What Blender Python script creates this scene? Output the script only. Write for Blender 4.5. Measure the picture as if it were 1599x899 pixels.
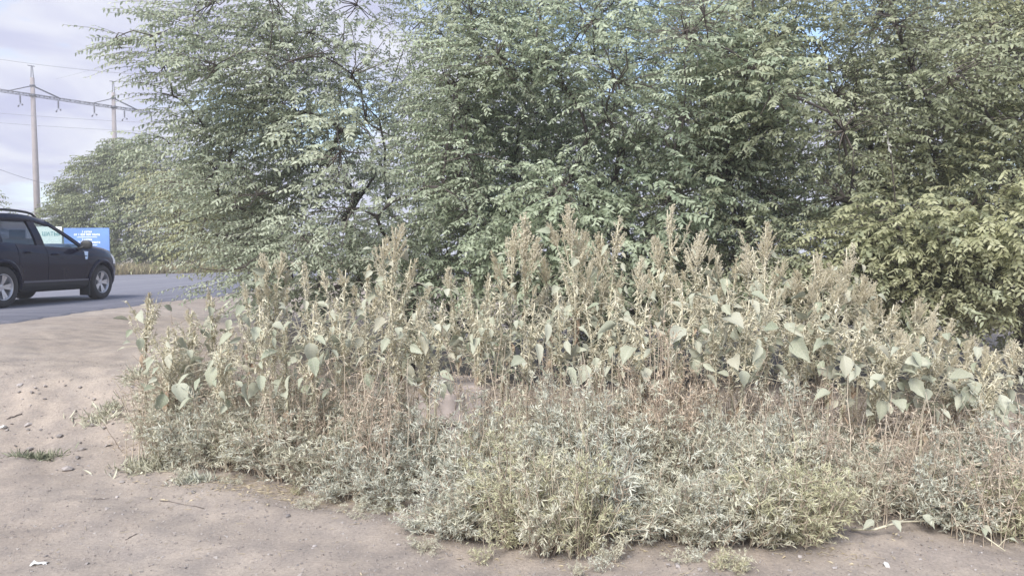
import bpy, bmesh, math, random
import numpy as np
from mathutils import Vector, Matrix

# ------------------------------------------------------------------ scene, camera, sky, sun
for o in list(bpy.data.objects):
    bpy.data.objects.remove(o)
SC = bpy.context.scene
COL = SC.collection
R = math.radians
CAM_H, F_PX, PITCH = 1.5, 1155.0, R(-2.35)

cam_d = bpy.data.cameras.new('camera')
cam_d.lens = 26.0; cam_d.sensor_width = 36.0
cam_d.clip_start = 0.05; cam_d.clip_end = 6000
cam = bpy.data.objects.new('camera', cam_d)
cam.location = (0, 0, CAM_H); cam.rotation_euler = (R(90) + PITCH, 0, 0)
COL.objects.link(cam); SC.camera = cam

SUN_EL, SUN_AZ = R(42), R(-153)      # azimuth: clockwise from +Y (view direction)
W = bpy.data.worlds.new('World'); SC.world = W; W.use_nodes = True
nt = W.node_tree; nt.nodes.clear()
def N(t, typ, **kw):
    n = t.nodes.new(typ)
    for k, v in kw.items(): setattr(n, k, v)
    return n
def build_world():
    L = nt.links
    out = N(nt, 'ShaderNodeOutputWorld'); bg = N(nt, 'ShaderNodeBackground')
    bg.inputs['Strength'].default_value = 0.12
    sky = N(nt, 'ShaderNodeTexSky', sky_type='NISHITA')
    sky.sun_disc = False; sky.sun_elevation = SUN_EL; sky.sun_rotation = SUN_AZ
    sky.air_density = 1.0; sky.dust_density = 0.6; sky.ozone_density = 2.0
    tc = N(nt, 'ShaderNodeTexCoord'); sep = N(nt, 'ShaderNodeSeparateXYZ')
    L.new(tc.outputs['Generated'], sep.inputs[0])
    ad = N(nt, 'ShaderNodeMath', operation='ADD'); ad.inputs[1].default_value = 0.22
    mx = N(nt, 'ShaderNodeMath', operation='MAXIMUM'); mx.inputs[1].default_value = 0.0
    L.new(sep.outputs['Z'], mx.inputs[0]); L.new(mx.outputs[0], ad.inputs[0])
    cmb = N(nt, 'ShaderNodeCombineXYZ')
    for ax in 'XY':
        dv = N(nt, 'ShaderNodeMath', operation='DIVIDE')
        L.new(sep.outputs[ax], dv.inputs[0]); L.new(ad.outputs[0], dv.inputs[1])
        L.new(dv.outputs[0], cmb.inputs[ax])
    mp = N(nt, 'ShaderNodeMapping'); mp.inputs['Location'].default_value = (3.1, 1.7, 0)
    L.new(cmb.outputs[0], mp.inputs[0])
    n1 = N(nt, 'ShaderNodeTexNoise'); n1.inputs['Scale'].default_value = 1.3
    n1.inputs['Detail'].default_value = 7; n1.inputs['Roughness'].default_value = 0.55
    n2 = N(nt, 'ShaderNodeTexNoise'); n2.inputs['Scale'].default_value = 3.0
    n2.inputs['Detail'].default_value = 6; n2.inputs['Distortion'].default_value = 0.4
    L.new(mp.outputs[0], n1.inputs['Vector']); L.new(mp.outputs[0], n2.inputs['Vector'])
    r1 = N(nt, 'ShaderNodeValToRGB'); r1.color_ramp.elements[0].position = 0.46; r1.color_ramp.elements[1].position = 0.57
    hz = N(nt, 'ShaderNodeMapRange'); hz.inputs['From Min'].default_value = 0.0; hz.inputs['From Max'].default_value = 0.30   # layers overlap towards the horizon
    hz.inputs['To Min'].default_value = 0.16; hz.inputs['To Max'].default_value = 0.0; L.new(sep.outputs['Z'], hz.inputs['Value'])
    hs = N(nt, 'ShaderNodeMath', operation='ADD'); L.new(n1.outputs['Fac'], hs.inputs[0]); L.new(hz.outputs[0], hs.inputs[1])
    L.new(hs.outputs[0], r1.inputs[0])
    r2 = N(nt, 'ShaderNodeValToRGB')
    r2.color_ramp.elements[0].position = 0.38; r2.color_ramp.elements[0].color = (0.60, 0.62, 0.86, 1)
    r2.color_ramp.elements[1].position = 0.62; r2.color_ramp.elements[1].color = (0.93, 0.95, 1.04, 1)
    L.new(n2.outputs['Fac'], r2.inputs[0])
    sc_ = N(nt, 'ShaderNodeVectorMath', operation='SCALE'); sc_.inputs['Scale'].default_value = 3.75
    L.new(r2.outputs[0], sc_.inputs[0])
    mix = N(nt, 'ShaderNodeMix', data_type='RGBA')
    L.new(r1.outputs[0], mix.inputs['Factor']); L.new(sky.outputs[0], mix.inputs['A']); L.new(sc_.outputs[0], mix.inputs['B'])
    L.new(mix.outputs['Result'], bg.inputs['Color']); L.new(bg.outputs[0], out.inputs[0])
build_world()
sun_d = bpy.data.lights.new('sun', 'SUN'); sun_d.energy = 3.2; sun_d.angle = R(28); sun_d.color = (1.0, 0.97, 0.91)
sun = bpy.data.objects.new('sun', sun_d); COL.objects.link(sun)
sd = Vector((math.sin(SUN_AZ) * math.cos(SUN_EL), math.cos(SUN_AZ) * math.cos(SUN_EL), math.sin(SUN_EL)))
sun.rotation_euler = (-sd).to_track_quat('-Z', 'Y').to_euler(); sun.location = sd * 50
vs = SC.view_settings
vs.view_transform = 'Standard'; vs.look = 'None'; vs.gamma = 1.0; vs.exposure = 1.15
SC.cycles.max_bounces = 10; SC.cycles.diffuse_bounces = 7; SC.cycles.transmission_bounces = 7; SC.cycles.glossy_bounces = 3

# ------------------------------------------------------------------ helpers
rng = np.random.default_rng(7)
random.seed(7)
def ray(px, py):
    u = (px - 799.5) / F_PX; v = (449.5 - py) / F_PX
    c, s = math.cos(PITCH), math.sin(PITCH)
    return np.array([u, c - v * s, s + v * c])
def at(px, py, depth):                   # point on the pixel's ray at world depth y
    d = ray(px, py); return np.array([0, 0, CAM_H]) + d * (depth / d[1])
def sstep(a, b, x):
    t = np.clip((np.asarray(x, float) - a) / (b - a), 0, 1); return t * t * (3 - 2 * t)
def vnoise(x, y, f, seed):
    x = np.asarray(x, float) * f; y = np.asarray(y, float) * f
    xi = np.floor(x).astype(np.int64); yi = np.floor(y).astype(np.int64); xf = x - xi; yf = y - yi
    def h(a, b):
        n = (a * 374761393 + b * 668265263 + seed * 1442695041) & 0x7fffffff
        n = ((n ^ (n >> 13)) * 1274126177) & 0x7fffffff
        return ((n ^ (n >> 16)) & 0xffff) / 65535.0
    u = xf * xf * (3 - 2 * xf); v = yf * yf * (3 - 2 * yf)
    return (h(xi, yi) * (1 - u) + h(xi + 1, yi) * u) * (1 - v) + (h(xi, yi + 1) * (1 - u) + h(xi + 1, yi + 1) * u) * v - 0.5
ROAD_Z = 0.665
def ground_z(x, y):
    x = np.asarray(x, float); y = np.asarray(y, float)
    wob = vnoise(x, y, 0.9, 3) * 0.9
    a = sstep(5.0, 7.2, y + wob) * sstep(-1.6, -3.1, x + wob * 0.5) * 0.85
    b = sstep(7.5, 30, y); c = sstep(-4.4, -6.3, x)
    z = 0.64 * (1 - (1 - a) * (1 - b) * (1 - c))
    near = 1 - sstep(14, 26, y)
    flat = 1 - 0.8 * sstep(-5.4, -6.2, x)
    rough = 0.5 + 2.0 * np.exp(-((x + 3.4) ** 2) / 3.0 - ((y - 6.0) ** 2) / 1.2)   # broken bank at the left
    d = vnoise(x, y, 1.1, 11) * 0.07 + vnoise(x, y, 3.1, 12) * 0.05 * rough + vnoise(x, y, 8, 13) * 0.022 * rough + vnoise(x, y, 19, 14) * 0.012 * rough
    rut = 0.012 * np.sin((x * 0.55 + y) * 9 + 3 * vnoise(x, y, 0.7, 15)) * np.exp(-((y - 4.3) ** 2) / 0.6)
    return z + (d + rut) * near * flat - 0.01
def gz(x, y): return float(ground_z(x, y))
def on_ground(px, py):
    d = ray(px, py); o = np.array([0, 0, CAM_H])
    for t in np.arange(1.5, 80, 0.02):
        p = o + d * t
        if p[2] <= gz(p[0], p[1]): return p
    return o + d * 80

class MB:
    def __init__(s): s.V = []; s.Q = []; s.T = []; s.A = []; s.n = 0
    def add(s, V, Q=None, T=None, tint=0.5):
        V = np.asarray(V, float).reshape(-1, 3)
        if Q is not None and len(Q): s.Q.append(np.asarray(Q, np.int64) + s.n)
        if T is not None and len(T): s.T.append(np.asarray(T, np.int64) + s.n)
        s.V.append(V); s.A.append(np.broadcast_to(np.asarray(tint, float), (len(V),)).copy()); s.n += len(V)
    def mesh(s, name, m, smooth=True):
        V = np.concatenate(s.V); A = np.concatenate(s.A)
        Q = np.concatenate(s.Q) if s.Q else np.zeros((0, 4), np.int64)
        T = np.concatenate(s.T) if s.T else np.zeros((0, 3), np.int64)
        me = bpy.data.meshes.new(name)
        me.vertices.add(len(V)); me.vertices.foreach_set('co', V.astype(np.float32).ravel())
        li = np.concatenate([Q.ravel(), T.ravel()]).astype(np.int32)
        me.loops.add(len(li)); me.loops.foreach_set('vertex_index', li)
        ls = np.concatenate([np.arange(len(Q)) * 4, len(Q) * 4 + np.arange(len(T)) * 3]).astype(np.int32)
        me.polygons.add(len(ls)); me.polygons.foreach_set('loop_start', ls)
        me.update(calc_edges=True)
        at_ = me.attributes.new('tint', 'FLOAT', 'POINT'); at_.data.foreach_set('value', A.astype(np.float32))
        me.polygons.foreach_set('use_smooth', np.full(len(ls), smooth, bool))
        me.materials.append(m)
        return me
    def build(s, name, m, parent=None, smooth=True, kind=None):
        return link(name, s.mesh(name, m, smooth), parent, kind)
def link(name, me, parent=None, kind=None):
    o = bpy.data.objects.new(name, me); COL.objects.link(o)
    if parent is not None: o.parent = parent
    if kind: o['kind'] = kind
    return o
def tag(o, label, cat, group=None):
    o['label'] = label; o['category'] = cat
    if group: o['group'] = group
    return o
def thing(name, label, cat, loc=(0, 0, 0), rz=0, group=None):
    o = bpy.data.objects.new(name, None); COL.objects.link(o)
    o.location = loc; o.rotation_euler = (0, 0, rz); o.empty_display_size = 0.1
    return tag(o, label, cat, group)
def unit(v):
    v = np.asarray(v, float); return v / np.maximum(np.linalg.norm(v, axis=-1, keepdims=True), 1e-9)
def tube(mb, P, rad, sides=6, tint=0.5, cap=True):
    P = np.asarray(P, float); n = len(P); rad = np.broadcast_to(np.asarray(rad, float), (n,))
    D = unit(np.gradient(P, axis=0))
    ref = np.array([0, 0, 1.0]) if abs(D[0][2]) < 0.9 else np.array([1.0, 0, 0])
    A = unit(np.cross(D, ref)); B = np.cross(D, A)
    th = np.arange(sides) / sides * 2 * math.pi
    V = P[:, None] + rad[:, None, None] * (A[:, None] * np.cos(th)[None, :, None] + B[:, None] * np.sin(th)[None, :, None])
    i = np.arange(n - 1)[:, None] * sides; j = np.arange(sides)[None]; k = (j + 1) % sides
    Q = np.stack([i + j, i + k, i + k + sides, i + j + sides], -1).reshape(-1, 4)
    V = V.reshape(-1, 3); T = None
    if cap:
        V = np.vstack([V, P[:1], P[-1:]]); c0, c1 = n * sides, n * sides + 1
        jj = np.arange(sides); kk = (jj + 1) % sides; e = (n - 1) * sides
        T = np.vstack([np.stack([kk, jj, np.full(sides, c0)], 1), np.stack([e + jj, e + kk, np.full(sides, c1)], 1)])
    mb.add(V, Q, T, tint)
def tubes3(mb, P, r0, r1, tint=0.5):
    """many thin 3-sided tubes; P is (M, n, 3)"""
    M, n, _ = P.shape
    D = unit(np.gradient(P, axis=1)); A = unit(np.cross(D, np.array([0.3, 0.2, 0.93]))); B = np.cross(D, A)
    rad = np.linspace(0, 1, n)[None] * (np.asarray(r1) - np.asarray(r0)).reshape(-1, 1) + np.asarray(r0).reshape(-1, 1)
    rad = np.broadcast_to(rad, (M, n))
    th = np.arange(3) / 3 * 2 * math.pi
    V = P[:, :, None] + rad[:, :, None, None] * (A[:, :, None] * np.cos(th)[:, None] + B[:, :, None] * np.sin(th)[:, None])
    i = np.arange(n - 1)[:, None] * 3; j = np.arange(3)[None]; k = (j + 1) % 3
    q = np.stack([i + j, i + k, i + k + 3, i + j + 3], -1).reshape(-1, 4)
    Q = (np.arange(M)[:, None, None] * (n * 3) + q[None]).reshape(-1, 4)
    t = np.broadcast_to(np.asarray(tint, float).reshape(-1, 1), (M, n * 3)).ravel()
    mb.add(V.reshape(-1, 3), Q, None, t)
def leaves(mb, P, D, Nn, L, Wd, tint=0.5, curl=0.12):
    """many folded leaves of six vertices each"""
    n = len(P); D = unit(D); S = unit(np.cross(D, Nn)); U = np.cross(S, D)
    L = np.broadcast_to(np.asarray(L, float), (n,))[:, None]; Wd = np.broadcast_to(np.asarray(Wd, float), (n,))[:, None]
    f = 0.16 * Wd; c = np.asarray(curl) * L if np.ndim(curl) == 0 else np.asarray(curl)[:, None] * L
    l1 = P + D * L * .30 + S * Wd * .47 + U * f; r1 = P + D * L * .30 - S * Wd * .47 + U * f
    l2 = P + D * L * .66 + S * Wd * .36 + U * (f * .7) - U * c * .4; r2 = P + D * L * .66 - S * Wd * .36 + U * (f * .7) - U * c * .4
    tip = P + D * L - U * c
    V = np.stack([P, l1, l2, tip, r2, r1], 1).reshape(-1, 3)
    b = np.arange(n)[:, None] * 6
    Q = np.concatenate([b + np.array([[0, 1, 2, 3]]), b + np.array([[0, 3, 4, 5]])])
    t = np.repeat(np.broadcast_to(np.asarray(tint, float), (n,)), 6)
    mb.add(V, Q, None, t)
def box(mb, c, s, rot=None, tint=0.5, jit=0.0):
    v = np.array([[x, y, z] for x in (-.5, .5) for y in (-.5, .5) for z in (-.5, .5)]) * np.asarray(s, float)
    if jit: v = v + rng.normal(0, jit, v.shape)
    if rot is not None: v = v @ np.array(rot).T
    mb.add(v + np.asarray(c, float), [[0, 1, 3, 2], [4, 6, 7, 5], [0, 4, 5, 1], [2, 3, 7, 6], [0, 2, 6, 4], [1, 5, 7, 3]], None, tint)
def rotz(a):
    c, s = math.cos(a), math.sin(a); return np.array([[c, -s, 0], [s, c, 0], [0, 0, 1]])
def randdir(n):
    return unit(rng.normal(size=(n, 3)))

# ------------------------------------------------------------------ materials
def new_mat(name):
    m = bpy.data.materials.new(name); m.use_nodes = True
    t = m.node_tree; b = t.nodes['Principled BSDF']; return m, t, b, t.nodes['Material Output']
def simple(name, col, rough=0.6, metal=0.0, noise=0.0, scale=20, bump=0.0, coat=0.0):
    m, t, b, o = new_mat(name)
    b.inputs['Base Color'].default_value = (*col, 1); b.inputs['Roughness'].default_value = rough; b.inputs['Metallic'].default_value = metal
    b.inputs['Coat Weight'].default_value = coat; b.inputs['Coat Roughness'].default_value = 0.06
    if noise or bump:
        tc = N(t, 'ShaderNodeTexCoord'); nz = N(t, 'ShaderNodeTexNoise'); nz.inputs['Scale'].default_value = scale; nz.inputs['Detail'].default_value = 8
        t.links.new(tc.outputs['Object'], nz.inputs['Vector'])
        if noise:
            r = N(t, 'ShaderNodeValToRGB'); r.color_ramp.elements[0].position = .3; r.color_ramp.elements[1].position = .7
            r.color_ramp.elements[0].color = (*[c * (1 - noise) for c in col], 1); r.color_ramp.elements[1].color = (*[min(1, c * (1 + noise)) for c in col], 1)
            t.links.new(nz.outputs['Fac'], r.inputs[0]); t.links.new(r.outputs[0], b.inputs['Base Color'])
        if bump:
            bp = N(t, 'ShaderNodeBump'); bp.inputs['Strength'].default_value = bump; bp.inputs['Distance'].default_value = 0.02
            t.links.new(nz.outputs['Fac'], bp.inputs['Height']); t.links.new(bp.outputs[0], b.inputs['Normal'])
    return m
def foliage(name, cols, trans=0.3, rough=0.6, by_object=False, spots=None, dust=None):
    """colour picked per leaf from the 'tint' value (or per object), with light passing through"""
    m, t, b, o = new_mat(name); L = t.links
    r = N(t, 'ShaderNodeValToRGB'); e = r.color_ramp.elements
    while len(e) < len(cols): e.new(0.5)
    for i, c in enumerate(cols):
        e[i].position = i / (len(cols) - 1); e[i].color = (*c, 1)
    if by_object:
        oi = N(t, 'ShaderNodeObjectInfo'); L.new(oi.outputs['Random'], r.inputs[0])
    else:
        a = N(t, 'ShaderNodeAttribute', attribute_name='tint'); L.new(a.outputs['Fac'], r.inputs[0])
    src = r.outputs[0]
    if spots is not None:
        tc = N(t, 'ShaderNodeTexCoord'); nz = N(t, 'ShaderNodeTexNoise'); nz.inputs['Scale'].default_value = 28; nz.inputs['Detail'].default_value = 5
        L.new(tc.outputs['Object'], nz.inputs['Vector'])
        rr = N(t, 'ShaderNodeValToRGB'); rr.color_ramp.elements[0].position = .42; rr.color_ramp.elements[1].position = .75
        L.new(nz.outputs['Fac'], rr.inputs[0])
        mx = N(t, 'ShaderNodeMix', data_type='RGBA'); L.new(rr.outputs[0], mx.inputs['Factor'])
        L.new(src, mx.inputs['A']); mx.inputs['B'].default_value = (*spots, 1); src = mx.outputs['Result']
        sx = N(t, 'ShaderNodeSeparateXYZ'); L.new(tc.outputs['Object'], sx.inputs[0])
        ab = N(t, 'ShaderNodeMath', operation='ABSOLUTE'); L.new(sx.outputs['X'], ab.inputs[0])
        ml = N(t, 'ShaderNodeMath', operation='MULTIPLY_ADD'); ml.inputs[1].default_value = -.9; L.new(ab.outputs[0], ml.inputs[0]); L.new(sx.outputs['Y'], ml.inputs[2])
        fq = N(t, 'ShaderNodeMath', operation='MULTIPLY'); fq.inputs[1].default_value = 46; L.new(ml.outputs[0], fq.inputs[0])
        sn = N(t, 'ShaderNodeMath', operation='SINE'); L.new(fq.outputs[0], sn.inputs[0])
        v1 = N(t, 'ShaderNodeMapRange'); v1.inputs['From Min'].default_value = .82; v1.inputs['From Max'].default_value = 1.0; L.new(sn.outputs[0], v1.inputs['Value'])
        v2 = N(t, 'ShaderNodeMapRange'); v2.inputs['From Min'].default_value = .022; v2.inputs['From Max'].default_value = .008; L.new(ab.outputs[0], v2.inputs['Value'])
        vm = N(t, 'ShaderNodeMath', operation='MAXIMUM'); L.new(v1.outputs[0], vm.inputs[0]); L.new(v2.outputs[0], vm.inputs[1])
        vf = N(t, 'ShaderNodeMath', operation='MULTIPLY'); vf.inputs[1].default_value = .4; L.new(vm.outputs[0], vf.inputs[0])
        mv = N(t, 'ShaderNodeMix', data_type='RGBA'); L.new(vf.outputs[0], mv.inputs['Factor']); L.new(src, mv.inputs['A']); mv.inputs['B'].default_value = (.52, .51, .42, 1); src = mv.outputs['Result']
        bp = N(t, 'ShaderNodeBump'); bp.inputs['Strength'].default_value = .5; bp.inputs['Distance'].default_value = .004
        L.new(nz.outputs['Fac'], bp.inputs['Height']); L.new(bp.outputs[0], b.inputs['Normal'])
    L.new(src, b.inputs['Base Color']); b.inputs['Roughness'].default_value = rough
    b.inputs['Specular IOR Level'].default_value = 0.5
    tr = N(t, 'ShaderNodeBsdfTranslucent'); L.new(src, tr.inputs['Color'])
    ms = N(t, 'ShaderNodeMixShader'); ms.inputs[0].default_value = trans
    L.new(b.outputs[0], ms.inputs[1]); L.new(tr.outputs[0], ms.inputs[2]); L.new(ms.outputs[0], o.inputs['Surface'])
    return m
def ground_mat():
    m, t, b, o = new_mat('dusty_soil'); L = t.links
    tc = N(t, 'ShaderNodeTexCoord')
    def nz(s, d=8, rg=.55):
        n = N(t, 'ShaderNodeTexNoise'); n.inputs['Scale'].default_value = s; n.inputs['Detail'].default_value = d; n.inputs['Roughness'].default_value = rg
        L.new(tc.outputs['Object'], n.inputs['Vector']); return n
    a, c, g, sp = nz(0.7), nz(5), nz(60, 6, .7), nz(160, 3, .6)
    r = N(t, 'ShaderNodeValToRGB'); e = r.color_ramp.elements
    e[0].position = .32; e[0].color = (.315, .268, .23, 1); e[1].position = .68; e[1].color = (.395, .345, .30, 1)
    L.new(a.outputs['Fac'], r.inputs[0])
    r2 = N(t, 'ShaderNodeValToRGB'); r2.color_ramp.elements[0].position = .35; r2.color_ramp.elements[0].color = (.80, .80, .82, 1); r2.color_ramp.elements[1].position = .65; r2.color_ramp.elements[1].color = (1.08, 1.06, 1.04, 1)
    L.new(c.outputs['Fac'], r2.inputs[0])
    mu = N(t, 'ShaderNodeMix', data_type='RGBA', blend_type='MULTIPLY'); mu.inputs['Factor'].default_value = 1
    L.new(r.outputs[0], mu.inputs['A']); L.new(r2.outputs[0], mu.inputs['B'])
    r3 = N(t, 'ShaderNodeValToRGB'); r3.color_ramp.elements[0].position = .3; r3.color_ramp.elements[0].color = (.72, .72, .73, 1); r3.color_ramp.elements[1].position = .7; r3.color_ramp.elements[1].color = (1.15, 1.14, 1.13, 1)
    L.new(g.outputs['Fac'], r3.inputs[0])
    mu2 = N(t, 'ShaderNodeMix', data_type='RGBA', blend_type='MULTIPLY'); mu2.inputs['Factor'].default_value = 1
    L.new(mu.outputs['Result'], mu2.inputs['A']); L.new(r3.outputs[0], mu2.inputs['B'])
    # dry-grass tone beyond the dirt
    sep = N(t, 'ShaderNodeSeparateXYZ'); L.new(tc.outputs['Object'], sep.inputs[0])
    mr = N(t, 'ShaderNodeMapRange'); mr.inputs['From Min'].default_value = 24; mr.inputs['From Max'].default_value = 40; L.new(sep.outputs['Y'], mr.inputs['Value'])
    mx = N(t, 'ShaderNodeMix', data_type='RGBA'); L.new(mr.outputs[0], mx.inputs['Factor']); L.new(mu2.outputs['Result'], mx.inputs['A']); mx.inputs['B'].default_value = (.30, .25, .16, 1)
    L.new(mx.outputs['Result'], b.inputs['Base Color']); b.inputs['Roughness'].default_value = .95; b.inputs['Specular IOR Level'].default_value = .15
    h = N(t, 'ShaderNodeMath', operation='ADD'); L.new(g.outputs['Fac'], h.inputs[0]); L.new(sp.outputs['Fac'], h.inputs[1])
    bp = N(t, 'ShaderNodeBump'); bp.inputs['Strength'].default_value = .55; bp.inputs['Distance'].default_value = .012
    L.new(h.outputs[0], bp.inputs['Height']); L.new(bp.outputs[0], b.inputs['Normal'])
    return m
def asphalt_mat():
    m, t, b, o = new_mat('worn_asphalt'); L = t.links
    tc = N(t, 'ShaderNodeTexCoord')
    mp = N(t, 'ShaderNodeMapping'); mp.inputs['Scale'].default_value = (1.6, .12, 1); L.new(tc.outputs['Object'], mp.inputs[0])
    n1 = N(t, 'ShaderNodeTexNoise'); n1.inputs['Scale'].default_value = 1.2; n1.inputs['Detail'].default_value = 8; L.new(mp.outputs[0], n1.inputs['Vector'])
    n2 = N(t, 'ShaderNodeTexNoise'); n2.inputs['Scale'].default_value = 90; n2.inputs['Detail'].default_value = 4; L.new(tc.outputs['Object'], n2.inputs['Vector'])
    r = N(t, 'ShaderNodeValToRGB'); e = r.color_ramp.elements
    e[0].position = .3; e[0].color = (.145, .142, .168, 1); e[1].position = .72; e[1].color = (.215, .21, .24, 1); L.new(n1.outputs['Fac'], r.inputs[0])
    r3 = N(t, 'ShaderNodeValToRGB'); r3.color_ramp.elements[0].position = .3; r3.color_ramp.elements[0].color = (.75, .75, .75, 1); r3.color_ramp.elements[1].position = .7; r3.color_ramp.elements[1].color = (1.2, 1.2, 1.2, 1); L.new(n2.outputs['Fac'], r3.inputs[0])
    mu = N(t, 'ShaderNodeMix', data_type='RGBA', blend_type='MULTIPLY'); mu.inputs['Factor'].default_value = 1
    L.new(r.outputs[0], mu.inputs['A']); L.new(r3.outputs[0], mu.inputs['B']); L.new(mu.outputs['Result'], b.inputs['Base Color'])
    b.inputs['Roughness'].default_value = .7
    bp = N(t, 'ShaderNodeBump'); bp.inputs['Strength'].default_value = .3; bp.inputs['Distance'].default_value = .006; L.new(n2.outputs['Fac'], bp.inputs['Height']); L.new(bp.outputs[0], b.inputs['Normal'])
    return m
M_SOIL, M_ASPH = ground_mat(), asphalt_mat()
M_BARK = simple('elm_bark', (.10, .085, .08), .9, noise=.4, scale=14, bump=.6)
M_TWIG = simple('elm_twig', (.12, .10, .09), .85)
M_ELM_GREY = foliage('elm_leaf_grey', [(.234, .283, .200), (.386, .427, .311), (.524, .565, .427), (.661, .689, .551)], .48, .42)
M_ELM_OLIVE = foliage('elm_leaf_olive', [(.228, .239, .133), (.366, .382, .223), (.488, .493, .307), (.594, .583, .392)], .48, .42)
M_ELM_DARK = foliage('elm_leaf_dark', [(.234, .293, .201), (.385, .443, .310), (.536, .595, .436), (.719, .762, .586)], .48, .42)
M_ELM_MID = foliage('elm_leaf_mid', [(.220, .242, .149), (.352, .380, .248), (.473, .501, .341), (.583, .594, .440)], .48, .42)
M_ELM_FAR = foliage('elm_leaf_far', [(.165, .198, .110), (.275, .308, .171), (.374, .396, .231)], .36, .6)
M_WSTEM = simple('weed_stem', (.46, .425, .32), .8, noise=.25, scale=30)
M_WLEAF = foliage('weed_leaf', [(.275, .311, .213), (.401, .418, .325), (.338, .356, .249), (.463, .472, .383), (.222, .267, .168), (.427, .427, .338), (.383, .356, .257)], .25, .7, by_object=True, spots=(.45, .44, .36))
M_WDEAD = foliage('withered_leaf', [(.297, .209, .149), (.446, .351, .257), (.567, .472, .351)], .15, .85, by_object=True)
M_BRACT = foliage('weed_bract', [(.565, .516, .393), (.688, .639, .504), (.774, .737, .602), (.651, .651, .491)], .35, .8)
M_PLUME = foliage('seed_plume', [(.62, .565, .44), (.72, .67, .54), (.79, .74, .61), (.68, .67, .51)], .45, .85)
M_SALT = foliage('saltbush_leaf', [(.435, .424, .326), (.576, .565, .445), (.673, .658, .533), (.739, .717, .608)], .33, .75)
M_SALTB = foliage('saltbush_leaf_blue', [(.413, .424, .347), (.554, .565, .478), (.652, .658, .565), (.717, .717, .630)], .33, .75)
M_SALTY = foliage('saltbush_leaf_yellow', [(.410, .400, .264), (.527, .518, .341), (.605, .586, .410), (.655, .635, .488)], .33, .75)
M_DRY = foliage('dry_stalk', [(.312, .240, .189), (.455, .370, .286), (.572, .488, .384), (.676, .598, .468)], .15, .85)
M_KOCHIA = foliage('rust_bush', [(.575, .448, .333), (.713, .586, .460), (.793, .690, .564)], .3, .8)
M_GRASS = foliage('dry_grass', [(.34, .28, .17), (.45, .39, .25), (.38, .36, .2)], .2, .8)
M_TUFT = foliage('green_tuft', [(.22, .24, .16), (.30, .32, .22), (.38, .37, .27)], .25, .7)
M_STRAW = foliage('straw', [(.42, .34, .22), (.52, .45, .31), (.38, .30, .22)], .1, .85)
M_STONE = foliage('field_stone', [(.17, .155, .15), (.27, .24, .225), (.38, .345, .33)], .0, .9, by_object=True)
M_CONC = simple('weathered_concrete', (.40, .345, .325), .9, noise=.28, scale=9, bump=.5)
M_POST = simple('post_concrete', (.27, .235, .23), .85, noise=.12, scale=1.5)
M_STEEL = simple('dull_steel', (.10, .10, .12), .6, metal=.3)
M_WIRE = simple('line_wire', (.22, .22, .25), .6)
M_WHITE = simple('white_scrap', (.60, .59, .57), .7)

# ------------------------------------------------------------------ ground and road
def terrain():
    xs = np.concatenate([-np.geomspace(8, 2500, 40)[::-1], np.arange(-7.95, 8.0, 0.075), np.geomspace(8, 2500, 40)])
    ys = np.concatenate([-np.geomspace(2.5, 400, 22)[::-1], np.arange(-2.2, 2.4, 0.4), np.arange(2.4, 9.0, 0.055), np.geomspace(9.05, 3000, 70)])
    X, Y = np.meshgrid(xs, ys); Z = ground_z(X, Y)
    ny, nx = X.shape; i = np.arange(ny - 1)[:, None] * nx; j = np.arange(nx - 1)[None]
    Q = np.stack([i + j, i + j + 1, i + j + 1 + nx, i + j + nx], -1).reshape(-1, 4)
    mb = MB(); mb.add(np.stack([X, Y, Z], -1).reshape(-1, 3), Q); o = mb.build('ground', M_SOIL); o['kind'] = 'structure'
terrain()
RE = np.array([(-6.5, -60), (-6.5, 5), (-6.6, 9), (-6.75, 13), (-6.65, 17), (-6.7, 22), (-6.0, 28), (-3.2, 34), (3, 40), (14, 45), (60, 54)], float)
LE = np.array([(-18, -60), (-18, 5), (-18.2, 9), (-18.5, 13), (-18.8, 20), (-19.2, 27), (-19.3, 34), (-16.8, 41), (-10, 49), (6, 57), (60, 70)], float)
def curve_pts(A, n):
    s = np.concatenate([[0], np.cumsum(np.linalg.norm(np.diff(A, axis=0), axis=1))]); u = np.linspace(0, s[-1], n)
    return np.stack([np.interp(u, s, A[:, 0]), np.interp(u, s, A[:, 1])], 1)
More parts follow.
